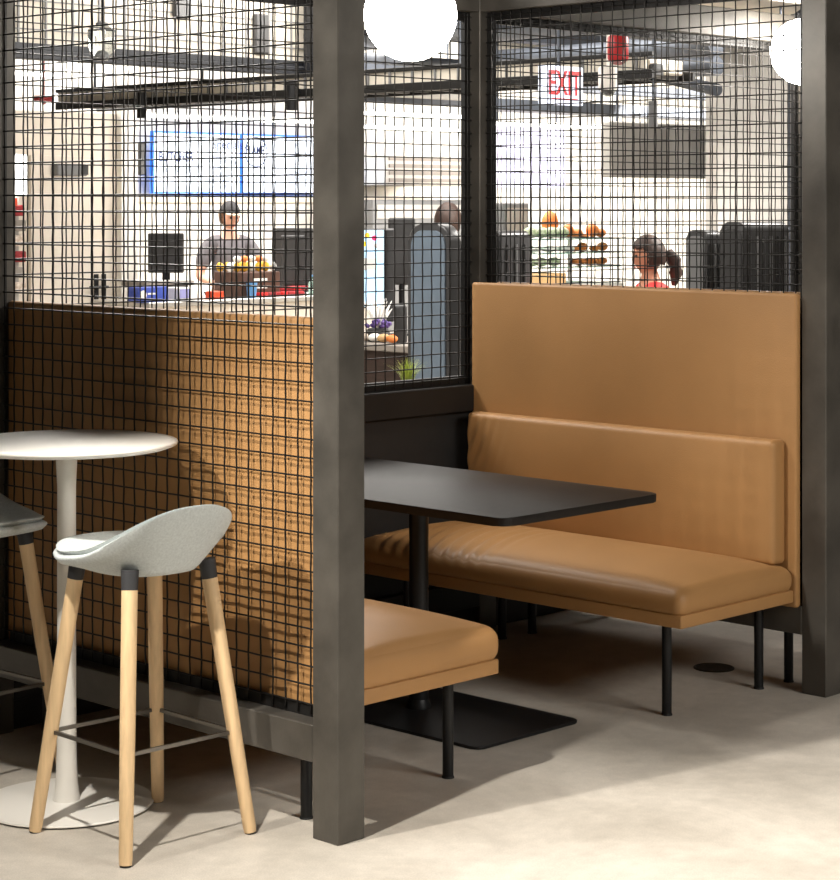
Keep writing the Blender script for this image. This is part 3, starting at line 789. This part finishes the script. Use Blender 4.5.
# boxes of product
def boxthing(name, label, cat, px, py0, py1, wpx, m_, Yo=0, z=.97, dep=.2, group=None, rz=0, rounded=.008):
    X, Y = oncounter(px, Yo); s_ = 2084 / (C0[1] + X * SA + Y * CA)
    h_ = (py1 - py0) / s_; w_ = wpx / s_ / .95
    b_ = simple(name, label, cat, (X, Y, z), rz, group)
    MB().box(-w_ / 2, w_ / 2, -dep / 2, dep / 2, 0, h_, rounded, 2).build('carton', m_, b_)
    return b_, w_, h_
b, w_, h_ = boxthing('flyer_box', 'blue and white printed box at the left end of the service counter', 'box', 148, 285, 300, 36, M['blue'], -.28, dep=.14)
MB().ball((-w_ * .36, -.072, h_ * .5), .035, 2, (1, .1, 1)).build('badge', M['paper'], b); MB().box(-w_ * .2, w_ * .1, -.074, -.07, h_ * .5, h_ * .62).build('print_line', M['paper'], b)
b, w_, h_ = boxthing('leaflet_tray', 'pale lilac leaflet tray beside the blue printed box', 'tray', 178, 286, 299, 20, M['paper'], -.25, dep=.2)
MB().box(-w_ * .4, w_ * .2, -.104, -.10, .02, h_ * .9).build('leaflet', mat('lilac_print', (160, 160, 214), .5), b)
b, w_, h_ = boxthing('tray', 'shallow grey tray under the left till monitor', 'tray', 158, 276, 281, 60, M['countertop'], .12, z=1.07, dep=.3)
MB().box(-w_ * .45, w_ * .45, -.1, .1, -.10, 0).build('tray_stand', M['plasticgrey'], b)
MB().box(-w_ * .5, w_ * .5, -.12, .12, h_, h_ + .006).build('tray_lip', M['paper'], b)
boxthing('card_holder', 'small orange card holder left of the dark crate', 'holder', 215, 297, 305, 14, M['orange'], -.3, dep=.1)
b, w_, h_ = boxthing('snack_crate', 'dark brown wooden crate on the service counter below the capped person', 'crate', 247, 278, 303, 48, M['brown'], -.12, dep=.34)
for i in (0, 1): MB().box(-w_ * .2, w_ * .15, -.176, -.17, h_ * (.35 + .3 * i), h_ * (.45 + .3 * i)).build('slot', M['paper'], b)
cz = .97 + h_
X, Y = oncounter(247, -.12)
for i in range(7):
    for j in range(2):
        o = MB().ball((0, 0, 0), .034, 2, (1, .8, 1.15)).build('snack_bag', M['yellow'] if (i + j) % 3 else M['paper'], None, True)
        o.location = (X - .23 + .075 * i, Y - .06 + .12 * j, cz + .039)
        tag(o, ('yellow' if (i + j) % 3 else 'white') + ' snack bag standing on the dark brown crate', 'snack', 'snack bags on the dark crate')
for i in range(5):
    o = MB().ball((0, 0, 0), .032, 2, (1.2, .9, .8)).build('bread_roll', M['pastry'] if i % 2 else M['paper'], None, True)
    o.location = (X - .155 + .075 * i, Y - .06, cz + .0785 + .0255); tag(o, 'small roll piled on top of the snack bags', 'roll', 'rolls on the snack bags')
X, Y = oncounter(250, -.325)
cu = simple('paper_cup', 'pale blue cup in front of the dark crate', 'cup', (X, Y - .02, .97))
MB().lathe([(.034, 0), (.045, .12), (.047, .125), (.043, .12)], (0, 0, 0), 24).build('cup_body', M['bluecup'], cu, True)
for i in range(12):
    X, Y = oncounter(262 + 3.6 * i, -.30 + .07 * (i % 2)); o = MB().box(-.05, .05, -.03, .03, -.018, .018, .012, 2).build('candy_bar', M['darkred'] if i % 3 else M['red'], None, True)
    o.location = (X, Y, .99 + .037 * (i % 2 and 1 or 0)); o.rotation_euler = (0, 0, R.uniform(-.6, .6)); o.scale = (1.1, 1, 1)
    tag(o, 'red wrapped snack in the heap before the large till monitor', 'snack', 'red snacks heaped on the counter')
X, Y = oncounter(312, -.3)
b = simple('water_bottle', 'small clear bottle at the right end of the counter heap', 'bottle', (X, Y, .97))
MB().lathe([(.03, 0), (.032, .09), (.013, .13), (.013, .15)], (0, 0, 0), 20).build('bottle_body', M['glass_g'], b, True); MB().lathe([(.014, .15), (.014, .165)], (0, 0, 0), 16).build('cap', M['bluecup'], b, True)

# ------------------------------------------------------------------ ordering kiosks behind the booth
def slab(label, px0, pxm, px1, pyt, X, matf, mats, ridges=0, h0=0, name='ordering_kiosk'):
    """kiosk head seen from behind: broad face toward -X between px0 and pxm, narrow face toward -Y to px1"""
    a = atX(px0, 230, X); b_ = atX(pxm, 230, X)
    c = atY(px1, 230, b_.y); ztop = atX(pxm, pyt, X).z
    yw = a.y - b_.y; xd = c.x - X
    k_ = simple(name, label, 'kiosk', (X, b_.y, 0), 0, 'ordering kiosks behind the booth')
    prof = [(y + yw / 2, z + (ztop - .55) / 2 + .55) for y, z in rrect(yw, ztop - .55, min(.09, yw * .3))]
    m_ = MB(); m_.prism(prof, 0, xd, .012, 3, axis='X'); sh = m_.build('housing', mats, k_, True, 40)
    pr2 = [(y + yw / 2, z + (ztop - .55) / 2 + .55) for y, z in rrect(yw * .80, (ztop - .55) * .94, min(.07, yw * .25))]
    m_ = MB(); m_.prism(pr2, -.008, .004, .003, 1, axis='X'); m_.build('back_cover', matf, k_, True, 40)
    for i in range(ridges):
        xx = xd * (i + .7) / (ridges + .4)
        MB().tube([(xx, -.004, .65), (xx, -.004, ztop - .07)], .008, 8).build('rib', M['plasticgrey'] if i % 2 else mats, sh)
    MB().box(xd / 2 - .04, xd / 2 + .04, yw / 2 - .06, yw / 2 + .06, .02, .56, .01, 1).build('column', M['legblack'], k_)
    MB().prism([(x + xd / 2, y + yw / 2) for x, y in rrect(.16, .20, .04)], 0, .02, .003, 1).build('base', M['legblack'], k_)
    return k_
slab('tall kiosk with a blue-grey back, left of the end screen corner', 408, 450, 461, 224, 3.35, M['silver'], M['plastic'])
slab('short black ribbed kiosk just above the far end of the long bench back', 486, 501, 530, 231, 4.2, M['plastic'], M['plastic'], 3)
slab('black kiosk with a pale grey back cover, left of the pair at the right post', 686, 707, 722, 230, 4.62, M['plasticgrey'], M['plastic'], 3)
slab('widest black ribbed kiosk, beside the right post', 720, 744, 789, 222, 4.5, M['plastic'], M['plastic'], 6)

# kiosk with a lit screen on the side counter
sc_ = simple('side_counter', 'dark walnut counter beyond the closed end of the booth', 'counter', (0, 0, 0))
a = atX(362, 345, 4.4); b_ = atX(424, 352, 4.4)
MB().box(4.4, 5.2, b_.y - .05, a.y + 1.2, .06, .885, .005, 1).build('front', M['counter'], sc_)
MB().box(4.36, 5.24, b_.y - .09, a.y + 1.24, .885, .925, .006, 1).build('worktop', M['countertop'], sc_)
MB().box(4.45, 5.15, b_.y, a.y + 1.15, 0, .06).build('plinth', M['rubber'], sc_)
q = atX(376, 268, 4.62); s_ = 2084 / (C0[1] + q.x * SA + q.y * CA)
ks = simple('touch_screen', 'touch screen with a pale glowing display beside the tall grey-backed kiosk', 'screen', (q.x, q.y, .925), rad(-45.8))
MB().box(-.02, .11, .03, .055, .10, .64, .01, 1).build('casing', M['plastic'], ks)
MB().box(-.14, .055, -.0, .028, .18, .64, .008, 1).build('bezel', M['plastic'], ks)
MB().box(-.13, .045, -.006, .001, .19, .63).build('display', M['kscreen'], ks)
for i, (u, w_, m_) in enumerate(((-.10, .59, 'pinkdot'), (-.05, .60, 'yellowdot'), (-.01, .585, 'pinkdot'), (-.07, .55, 'yellowdot'), (.0, .54, 'paper'))):
    MB().ball((u, -.008, w_), .016, 2, (1, .15, 1)).build('dot', M[m_], ks, True)
MB().box(-.08, .0, -.009, -.005, .40, .47).build('icon', M['paper'], ks)
MB().tube([(.0, .07, .0), (.02, .07, .18), (.02, .05, .4)], .02, 12).build('stand', M['legblack'], ks, True)
MB().lathe([(.10, 0), (.10, .012), (.03, .02)], (0, .07, 0), 24).build('foot', M['legblack'], ks, True)
q = atX(400, 300, 4.98)
b = simple('counter_monitor', 'dark grey monitor back between the glowing touch screen and the tall kiosk', 'monitor', (q.x, q.y, .925), rad(-45.8), None)
MB().box(-.07, .09, 0, .03, .30, .70, .01, 1).build('screen_back', M['plastic'], b); MB().tube([(.01, .02, 0), (.01, .02, .4)], .018, 12).build('stand', M['legblack'], b, True)
MB().lathe([(.08, 0), (.08, .012), (.02, .018)], (.01, .02, 0), 24).build('foot', M['legblack'], b, True)
q = atX(401, 326, 4.5)
b = simple('card_reader', 'small dark rounded card reader on the walnut counter', 'card reader', (q.x, q.y, .925), rad(-45.8))
MB().box(-.035, .035, -.03, .03, 0, .215, .015, 3).build('body', M['plastic'], b, True)
q = atX(378, 330, 4.52)
b = simple('bouquet', 'low vase of white and purple flowers on the walnut counter', 'flowers', (q.x, q.y, .925))
MB().lathe([(.06, 0), (.075, .03), (.06, .07), (.05, .075)], (0, 0, 0), 24).build('bowl', M['pot'], b, True)
m = MB()
for i in range(26):
    a = R.uniform(0, 2 * PI); L = R.uniform(.10, .19); tl = R.uniform(.2, .75); p1 = Vector((math.cos(a) * L * tl, math.sin(a) * L * tl, .06 + L))
    m.tube([(0, 0, .06), p1 * .6 + Vector((0, 0, .03)), p1], [.004, .008, .002], 6)
m.build('petals', M['paper'], b, True)
m = MB()
for i in range(30): a = R.uniform(0, 2 * PI); m.ball((math.cos(a) * R.uniform(.01, .09), math.sin(a) * R.uniform(.01, .09), .08 + R.uniform(0, .04)), .014, 1)
m.build('purple_blossom', M['purple'], b, True)
for i, px in enumerate((366, 375, 384, 393)):
    q = atX(px, 337, 4.46); o = MB().ball((0, 0, 0), .035, 2, (1.3, 1, .7)).build('wrapped_biscuit', [M['cork'], M['paper'], M['cardboard'], M['pastry']][i], None, True); o.location = (4.46, q.y, .951)
    tag(o, ['speckled', 'white', 'tan', 'orange-brown'][i] + ' wrapped biscuit at the edge of the walnut counter', 'biscuit', 'biscuits on the walnut counter')

# glass display shelves
q0 = atY(532, 280, 6.6); q1 = atY(614, 280, 6.6)
b = simple('display_case', 'glass-shelved food display behind the long bench back', 'display case', ((q0.x + q1.x) / 2, 6.8, 0))
DW = q1.x - q0.x
MB().box(-DW / 2, DW / 2, -.3, .3, 0, 1.08, .01, 1).build('cabinet', M['white'], b)
SH = [atY(570, py, 6.6).z for py in (266, 252, 238)]
for z in SH: MB().box(-DW / 2, DW / 2, -.28, .28, z - .012, z, .003, 1).build('glass_shelf', M['glass_g'], b)
for sx in (-1, 1):
    for sy in (-1, 1): MB().tube([(sx * (DW / 2 - .02), sy * .26, 1.08), (sx * (DW / 2 - .02), sy * .26, SH[-1])], .01, 10).build('upright', M['steelbright'], b, True)
cxx = (q0.x + q1.x) / 2
def food(kind, label, u, z, s_, m_, sc=(1, 1, 1), dy=-.12):
    o = MB().ball((0, 0, 0), s_, 2, sc).build(kind, m_, None, True); o.location = (cxx + u * DW / 2, 6.8 + dy, z + s_ * sc[2]); tag(o, label, kind.replace('_', ' '), 'food in the glass display'); return o
for i, u in enumerate((.05, .25, .45, .65, .85)): food('pastry', 'orange pastry on the top glass shelf', u, SH[2], .055, M['pastry'], (.9 + .3 * (i % 2), .9, 1.0 - .35 * (i % 3)))
for i, u in enumerate((-.85, -.6, -.35, -.12)): food('salad_tub', 'green and white salad tub on the top glass shelf', u, SH[2], .06, M['salad'], (1.2, 1, .75))
for i, u in enumerate((.2, .4, .7, .9)): food('pastry', 'orange pastry on the middle glass shelf', u, SH[1], .045, M['pastry'], (1.2, .9, .5 + .3 * (i % 2)))
for i, u in enumerate((-.8, -.4, 0)): food('paper_tray', 'white paper tray on the middle glass shelf', u, SH[1], .05, M['paper'], (1.9, 1, .5))
for i, u in enumerate((.3, .6, .85)): food('pastry', 'orange pastry on the lowest glass shelf', u, SH[0], .05, M['pastry'], (1.5, 1, .6))
for i, u in enumerate((-.85, -.6, -.3)): food('salad_tub', 'green and white salad tub on the lowest glass shelf', u, SH[0], .05, M['salad'], (1.5, 1, .7))
o = MB().box(-.22, .22, -.12, .12, 0, .09, .006, 1).build('cardboard_box', M['cardboard']); o.location = (cxx - .45 * DW, 6.6, 1.081); tag(o, 'low cardboard box at the left of the food display', 'box')
food('fruit_stand', 'tall orange loaf at the back of the top glass shelf', .12, SH[2], .09, M['pastry'], (.8, .8, 1.2), .1)

# ------------------------------------------------------------------ partitions to the right
x0, x1, z0, z1 = yspan(717, 788, 40, 225, 4.8)
struct(MB().box(x0, x1, 4.8, 4.9, 0, 3.75).build('wall_pier', M['greywall']))
x0, x1, z0, z1 = yspan(786, 830, 40, 225, 5.0)
struct(MB().box(x0, x1 + 2, 4.9, 5.1, 0, 3.75).build('wall_partition', M['duct_dark']))
x0, x1, z0, z1 = yspan(611, 716, 138, 178, 6.4)
b = simple('bulkhead_panel', 'grey boxed bulkhead panel hanging over the display, left of the pale pier', 'bulkhead')
MB().box(x0, x1, 6.4, 6.5, z0, z1 + .12, .01, 1).build('panel', M['greywall'], b)
for u in (.1, .9): MB().tube([(x0 + (x1 - x0) * u, 6.45, z1 + .12), (x0 + (x1 - x0) * u, 6.45, 3.75)], .012, 8).build('hanger', M['duct'], b, True)
x0, x1, z0, z1 = yspan(492, 566, 124, 188, 10.5)
b = simple('lilac_glow_panel', 'pale lilac panel added for the glow on the far wall below the exit sign', 'panel')
MB().box(x0, x1, 10.5, 10.56, z0, z1, .01, 1).build('face', mat('lilac_wall_glow', (214, 212, 238), .5, emit=(210, 210, 245), estr=.55), b)  # emissive sheet put in for the lilac glow on the white wall
for u in (.1, .9): MB().tube([(x0 + (x1 - x0) * u, 10.53, z1), (x0 + (x1 - x0) * u, 10.53, 3.75)], .012, 8).build('hanger', M['duct'], b, True)
q = atY(498, 215, 7.4)
b = simple('wall_cabinet', 'grey upright cabinet at the far end of the kitchen', 'cabinet', (q.x, 7.4, 0))
MB().box(-.16, .16, -.2, .2, 0, q.z + .1, .01, 1).build('body', M['plasticgrey'], b)
MB().box(-.13, .13, -.206, -.2, .1, q.z + .06).build('door', M['countertop'], b)

# ------------------------------------------------------------------ overhead
def ybeam(name, label, cat, px0, px1, pyt, pyb, Y, dep, m_, ext=(0, 0), kind=None, hang=False):
    x0, x1, z0, z1 = yspan(px0, px1, pyt, pyb, Y)
    o = simple(name, label, cat)
    MB().box(x0 - ext[0], x1 + ext[1], Y, Y + dep, z0, z1, .006, 1).build('body', m_, o)
    if hang and z1 < 3.6:
        n_ = max(2, int((x1 - x0) / 2))
        for i in range(n_ + 1): xx = x0 + .1 + (x1 - x0 - .2) * i / n_; MB().tube([(xx, Y + dep / 2, z1), (xx, Y + dep / 2, 3.75)], .008, 8).build('hanger', M['duct'], o, True)
    return o, x0, x1, z0, z1
# putty soffit with its dark bottom beam
x0, x1, z0, z1 = yspan(-40, 312, 0, 57, 6.2)
so = simple('soffit', 'deep putty coloured soffit above the dark steel beam, upper left', 'soffit')
MB().box(x0, x1, 6.2, 6.6, z0, 3.75).build('face', M['soffit'], so)
m = MB()
for i in range(14):
    xx = x0 + (x1 - x0) * i / 14; m.box(xx, xx + .012, 6.192, 6.2, z0, 3.75)
for i in range(6): zz = z0 + .12 + i * .17; m.box(x0, x1, 6.193, 6.2, zz, zz + .008)
m.build('joint_lines', M['plasticgrey'], so)
for px, pyt, pyb, wpx in ((182, -5, 18, 17), (261, 14, 54, 14)):
    a, b_, zb2, zt2 = yspan(px - wpx / 2, px + wpx / 2, pyt, pyb, 6.18)
    MB().box(a, b_, 6.16, 6.2, zb2, zt2, .01, 1).build('slot_vent', M['plastic'], so)
bm_ = simple('steel_beam', 'dark blue-black steel beam running under the putty soffit', 'beam')
MB().box(x0, x1 + .05, 6.14, 6.24, z0 - .055, z0, .004, 1).build('flange', M['darkblue'], bm_)
MB().box(x0, x1 + .05, 6.16, 6.2, z0, z0 + .04, .004, 1).build('web', M['darkblue'], bm_)
a = atY(306, 30, 6.1)
o = MB().box(a.x, a.x + .16, 5.98, 6.13, z0 - .1, 3.75, .006, 1).build('steel_hanger', M['darkblue']); tag(o, 'dark steel hanger at the end of the beam beside the front post', 'hanger')
# cable tray running away from the booth side
ya, yb, zl, zh = xspan(55, 318, 88, 107, 5.0)
zl = atX(55, 110, 5.0).z
tr = simple('cable_tray', 'long dark ladder tray with hanging blocks running away under the ceiling', 'cable tray')
MB().box(5.0, 5.03, ya - 2.6, yb, zl, zl + .05, .003, 1).build('rail', M['steel_dark'], tr)
MB().box(5.0, 5.03, ya - 2.6, yb, zl + .12, zl + .145, .003, 1).build('rail', M['steel_dark'], tr)
MB().box(5.36, 5.39, ya - 2.6, yb, zl, zl + .05, .003, 1).build('rail', M['steel_dark'], tr)
b0 = MB().box(5.002, 5.011, 0, .015, zl + .05, zl + .12).build('side_bar', M['plasticgrey'], tr); r0 = MB().box(5.03, 5.36, 0, .03, zl + .01, zl + .03).build('rung', M['plasticgrey'], tr)
for i in range(28):
    yy_ = ya - 2.5 + (yb - ya + 2.5) * i / 28
    for o_ in (b0, r0):
        q = o_ if i == 0 else o_.copy()
        if i: COL.objects.link(q)
        q.location.y = yy_
MB().box(5.012, 5.028, ya - 2.55, yb - .02, zl + .04, zl + .13).build('face_panel', M['soffit'], tr)
m = MB().box(5.04, 5.35, ya - 2.55, yb - .05, zl + .03, zl + .11, .01, 1); m.build('liner', M['soffit'], tr)
for i in range(5): yy_ = ya - 2.2 + (yb - ya + 2) * i / 4; MB().tube([(5.2, yy_, zl + .03), (5.2, yy_, 3.75)], .01, 8).build('hanger', M['duct'], tr, True)
for i, (px, pyt, pyb, wpx) in enumerate(((137, 92, 118, 10), (287, 80, 110, 11))):
    q = atX(px, pyt, 4.9); s_ = 2084 / (C0[1] + q.x * SA + q.y * CA)
    o = simple('track_spotlight', ['dark cylinder spotlight on the tray, left of the menu screens', 'dark cylinder spotlight on the tray beside the front post'][i], 'spotlight', (4.94, q.y, 0), 0, 'cylinder spotlights on the tray')
    MB().tube([(0, 0, atX(px, pyb, 4.9).z), (0, 0, q.z)], wpx / 2 / s_, 24).build('barrel', M['legblack'], o, True)
    MB().box(-.02, .07, -.02, .02, zl + .02, zl + .05).build('clamp', M['legblack'], o)
# linear lights
def line_light(px0, px1, py, Y, label, hpx=3.2, ext=0):
    x0, x1, z0, z1 = yspan(px0, px1, py - hpx / 2, py + hpx / 2, Y)
    o = simple('linear_light', label, 'light', (0, 0, 0), 0, 'linear lights over the kitchen')
    MB().box(x0, x1 + ext, Y, Y + .06, z0, z1).build('diffuser', M['strip'], o)
    MB().box(x0, x1 + ext, Y + .01, Y + .05, z1, z1 + .02).build('housing', M['white'], o)
    for u in (.1, .9): MB().tube([(x0 + (x1 - x0) * u, Y + .03, z1), (x0 + (x1 - x0) * u, Y + .03, 3.75)], .004, 6).build('hanger', M['duct'], o, True)
line_light(10, 56, 74, 8.4, 'short glowing line light above the cream wall at the far left')
line_light(146, 330, 119, 10.8, 'long glowing line light just above the menu screens', ext=.2)
line_light(366, 462, 115, 11.0, 'upper of the two glowing line lights left of the corner post')
line_light(366, 458, 128.5, 11.6, 'lower of the two glowing line lights left of the corner post', 3)
line_light(495, 620, 126, 9.6, 'glowing line light under the grey duct below the exit sign', 3)
# ceiling services seen through the end and far screens
ybeam('duct_run', 'dark slate duct crossing above the kitchen beside the front globe', 'duct', 340, 475, 56, 75, 9.0, .5, M['duct_dark'], (1, .2), hang=True)
ybeam('duct_run', 'thin dark beam crossing under the slate duct', 'duct', 340, 470, 97, 103, 10.1, .12, M['duct_dark'], (1, 0), hang=True)
ybeam('louvre_band', 'pale louvred band between the slate duct and thin dark beam', 'louvre', 340, 470, 76, 97, 9.8, .1, M['greywall'], (1, 0), hang=True)
ybeam('ceiling_duct', 'long grey duct below the exit sign reaching the pale pier', 'duct', 494, 718, 104, 115, 8.6, .3, M['duct'], (0, .1), hang=True)
ybeam('ceiling_panel', 'pale ceiling panel band above the exit sign', 'panel', 494, 640, 46, 64, 9.2, .2, M['soffit'], hang=True)
ybeam('slate_panel', 'dark slotted slate panel near the ceiling above the exit sign', 'panel', 494, 615, 18, 44, 8.8, .2, M['duct_dark'], hang=True)
ybeam('slate_panel', 'dark slotted slate panel near the ceiling left of the pale pier', 'panel', 640, 717, 38, 62, 7.4, .2, M['duct_dark'], hang=True)
ybeam('slate_beam', 'blue-grey beam behind the exit sign at mid height', 'beam', 494, 717, 84, 94, 9.0, .12, M['duct_dark'], hang=True)
for i, (px0, py0, px1, py1, X, r, m_) in enumerate(((494, 60, 717, 45, 9.0, .10, 'duct'), (494, 78, 717, 66, 9.3, .09, 'duct'), (560, 52, 717, 90, 8.4, .06, 'duct_dark'), (494, 30, 700, 12, 7.6, .13, 'duct'), (365, 40, 470, 28, 7.0, .12, 'duct'), (365, 58, 470, 66, 7.8, .06, 'duct_dark'))):
    a = at(px0, py0, 15.0 + i * .5); b_ = at(px1, py1, 13.0 + i * .4)
    z_ = (a.z + b_.z) / 2
    o = MB().tube([(a.x, a.y, a.z), (b_.x, b_.y, b_.z)], r * .7, 24).build('round_duct', M[m_], None, True)
    tag(o, ['topmost grey round duct over the exit sign, running to the pier', 'grey round duct passing just behind the exit sign top', 'thin dark round duct sloping down toward the pale pier', 'thickest grey round duct near the top edge of the far screen', 'grey round duct behind the larger globe', 'thin dark round duct below the larger globe'][i], 'duct', 'round ducts under the ceiling')
# broad pale ceiling raft at the top of the far screen
a = at(640, 20, 9.5)
o = simple('ceiling_raft', 'broad pale ceiling raft at the top of the far screen', 'ceiling raft')
MB().box(5.2, 8.4, 3.2, 4.2, 2.93, 3.03, .01, 1).build('raft', M['soffit'], o)
for x_, y_ in ((5.4, 3.4), (8.2, 3.4), (5.4, 4.0), (8.2, 4.0)): MB().tube([(x_, y_, 3.03), (x_, y_, 3.75)], .008, 8).build('hanger', M['duct'], o, True)
ybeam('steel_bulkhead', 'dark grey beam along the top right of the far screen', 'beam', 600, 800, 22, 42, 3.3, .15, M['duct_dark'], (0, 1), hang=True)

# exit sign
ex = at(562, 84, 10.7)
x0, x1, z0, z1 = yspan(541, 583, 66, 105, ex.y)
es = simple('exit_sign', 'backlit EXIT sign with red letters hanging in the far screen view', 'exit sign', (x0, ex.y, z0))
W_, H_ = x1 - x0, z1 - z0
MB().box(0, W_, 0, .022, 0, H_, .004, 1).build('casing', M['exitface'], es)
MB().box(.006, W_ - .006, -.004, 0, .006, H_ - .006).build('face', M['exitface'], es)
text('EXIT', H_ * .90, (W_ * .15, -.006, H_ * .26), M['exitred'], es, bold=.0015, sx=.70)
MB().box(W_ * .24, W_ * .86, -.008, -.004, H_ * .13, H_ * .17).build('arrow_line', M['exitred'], es)
MB().tube([(W_ / 2, .025, H_), (W_ / 2, .025, 3.75 - z0)], .008, 8).build('hanger', M['duct'], es, True)
# strobe, camera dome, small devices
q = at(618, 48, 10.2)
b = simple('hanging_strobe', 'red fire alarm strobe hanging right of the exit sign', 'alarm', (q.x, q.y, q.z))
MB().lathe([(.045, -.065), (.052, -.05), (.052, .05), (.045, .06)], (0, 0, 0), 24).build('body', M['redbox'], b, True)
MB().ball((0, 0, -.065), .035, 3, (1, 1, .6)).build('lens', M['glass'], b, True)
MB().tube([(0, 0, .06), (0, 0, 3.75 - q.z)], .008, 8).build('stem', M['redbox'], b, True)
q = at(608, 86, 10.6)
b = simple('hanging_camera', 'small white dome camera below the red strobe', 'camera', (q.x, q.y, q.z))
MB().lathe([(.045, -.02), (.05, 0), (.05, .09), (.04, .10)], (0, 0, 0), 24).build('body', M['white'], b, True); MB().ball((0, 0, -.015), .040, 3).build('dome', M['glass'], b, True)
MB().ball((0, 0, -.02), .018, 2).build('lens', M['plastic'], b, True); MB().tube([(0, 0, .1), (0, 0, 3.75 - q.z)], .008, 8).build('stem', M['white'], b, True)
q = at(653, 114, 11.2)
b = simple('hanging_spotlight', 'grey cylinder spotlight on a rod, left of the pale pier', 'spotlight', (q.x, q.y, q.z))
MB().tube([(0, 0, -.07), (0, 0, .07)], .026, 24).build('barrel', M['plasticgrey'], b, True); MB().tube([(0, 0, .07), (0, 0, 3.75 - q.z)], .006, 8).build('rod', M['duct'], b, True)
MB().box(-.05, .05, -.04, .04, .20, .27, .01, 1).build('gear_box', M['plastic'], b)
q = at(102, 45, 11.4)
b = simple('glass_dome', 'clear glass dome fixture hanging before the putty soffit', 'fixture', (q.x, q.y, q.z))
MB().lathe([(.03, -.085), (.06, -.06), (.078, -.01), (.078, .08), (.06, .10), (.03, .105)], (0, 0, 0), 28).build('bell', M['glass'], b, True)
MB().lathe([(.03, .09), (.035, .12), (.01, .13)], (0, 0, 0), 20).build('cap', M['plasticgrey'], b, True); MB().tube([(0, 0, .13), (0, 0, 3.75 - q.z)], .005, 8).build('cord', M['rubber'], b, True)
MB().ball((0, 0, -.05), .03, 2).build('bulb', M['plasticgrey'], b, True)
q = at(44, 99, 13.5)
b = simple('hanging_sounder', 'small red alarm fixture above the cream wall', 'alarm', (q.x, q.y, q.z))
MB().box(-.065, .065, -.03, .03, -.022, .022, .01, 2).build('body', M['redbox'], b); MB().ball((0, 0, -.022), .015, 2).build('lens', M['glass'], b, True)
MB().tube([(0, 0, .02), (0, 0, 3.75 - q.z)], .005, 8).build('stem', M['redbox'], b, True)
#@@BG-END

# ------------------------------------------------------------------ lights
def spot(name, loc, target, power, size, blend, col=(1, .93, .84), radius=.04):
    l = bpy.data.lights.new(name, 'SPOT'); l.energy = power; l.spot_size = rad(size); l.spot_blend = blend; l.color = col; l.shadow_soft_size = radius
    o = bpy.data.objects.new(name, l); COL.objects.link(o); o.location = loc
    o.rotation_euler = (Vector(target) - Vector(loc)).to_track_quat('-Z', 'Y').to_euler(); return o
def area(name, loc, target, power, sx, sy, col=(1, .96, .9)):
    l = bpy.data.lights.new(name, 'AREA'); l.shape = 'RECTANGLE'; l.size = sx; l.size_y = sy; l.energy = power; l.color = col
    o = bpy.data.objects.new(name, l); COL.objects.link(o); o.location = loc
    o.rotation_euler = (Vector(target) - Vector(loc)).to_track_quat('-Z', 'Y').to_euler(); return o
WARM = (1, .95, .87)
spot('ceiling_spot_key', (-1.65, -.35, 3.5), (-.40, -.2, 0), 580, 50, .6, WARM)
spot('ceiling_spot_side', (-3.6, .62, 3.4), (1.9, -1.35, 0), 950, 42, .6, WARM, radius=.06)
spot('ceiling_spot_front', (1.0, -2.9, 3.6), (1.0, -2.2, 0), 560, 58, .7, WARM, radius=.10)
area('kitchen_panel_light', (8.5, 9.5, 3.6), (9.5, 10.5, 0), 1000, 6, 4)
area('kitchen_wall_fill', (14.5, 8.0, 3.5), (16.0, 11, 1.0), 1500, 5, 4)  # added fill that whitens the far kitchen wall, no fixture of its own
area('hall_panel_light', (5.5, 5.0, 3.5), (5.5, 5.0, 0), 260, 3, 3)
area('pier_fill', (7.0, 1.8, 3.5), (7.6, 4.8, 1.4), 650, 2, 1)  # added fill aimed at the front face of the pale pier
area('kiosk_fill', (1.6, 3.6, 3.5), (2.0, 2.8, 0), 170, 1.2, 1.2)  # added fill to brighten the kiosks beyond the closed end
area('front_fill', (1.2, -5.0, 3.4), (.4, 0, 1.2), 215, 2.5, 1.5)  # added fill from in front, for the post and leg faces toward -Y
wd = bpy.data.worlds.new('World'); scene.world = wd; wd.use_nodes = True
wd.node_tree.nodes['Background'].inputs[0].default_value = (.75, .78, .85, 1); wd.node_tree.nodes['Background'].inputs[1].default_value = .10

# ------------------------------------------------------------------ camera
cd = bpy.data.cameras.new('camera'); cam = bpy.data.objects.new('camera', cd); COL.objects.link(cam)
cd.sensor_fit = 'HORIZONTAL'; cd.sensor_width = 36; cd.lens = F / 840 * 36
cd.shift_y = -(440 - YH) / 840
cd.clip_end = 100
cam.location = CAM
fwd = Vector((SA, CA, 0))
cam.rotation_euler = (PI / 2, 0, math.atan2(fwd.y, fwd.x) - PI / 2)
scene.camera = cam
scene.view_settings.view_transform = 'Standard'; scene.view_settings.look = 'None'
scene.view_settings.gamma = 1; scene.view_settings.use_curve_mapping = False
scene.view_settings.exposure = 0
try: scene.cycles.use_denoising = True
except Exception: pass
scene.cycles.max_bounces = 8
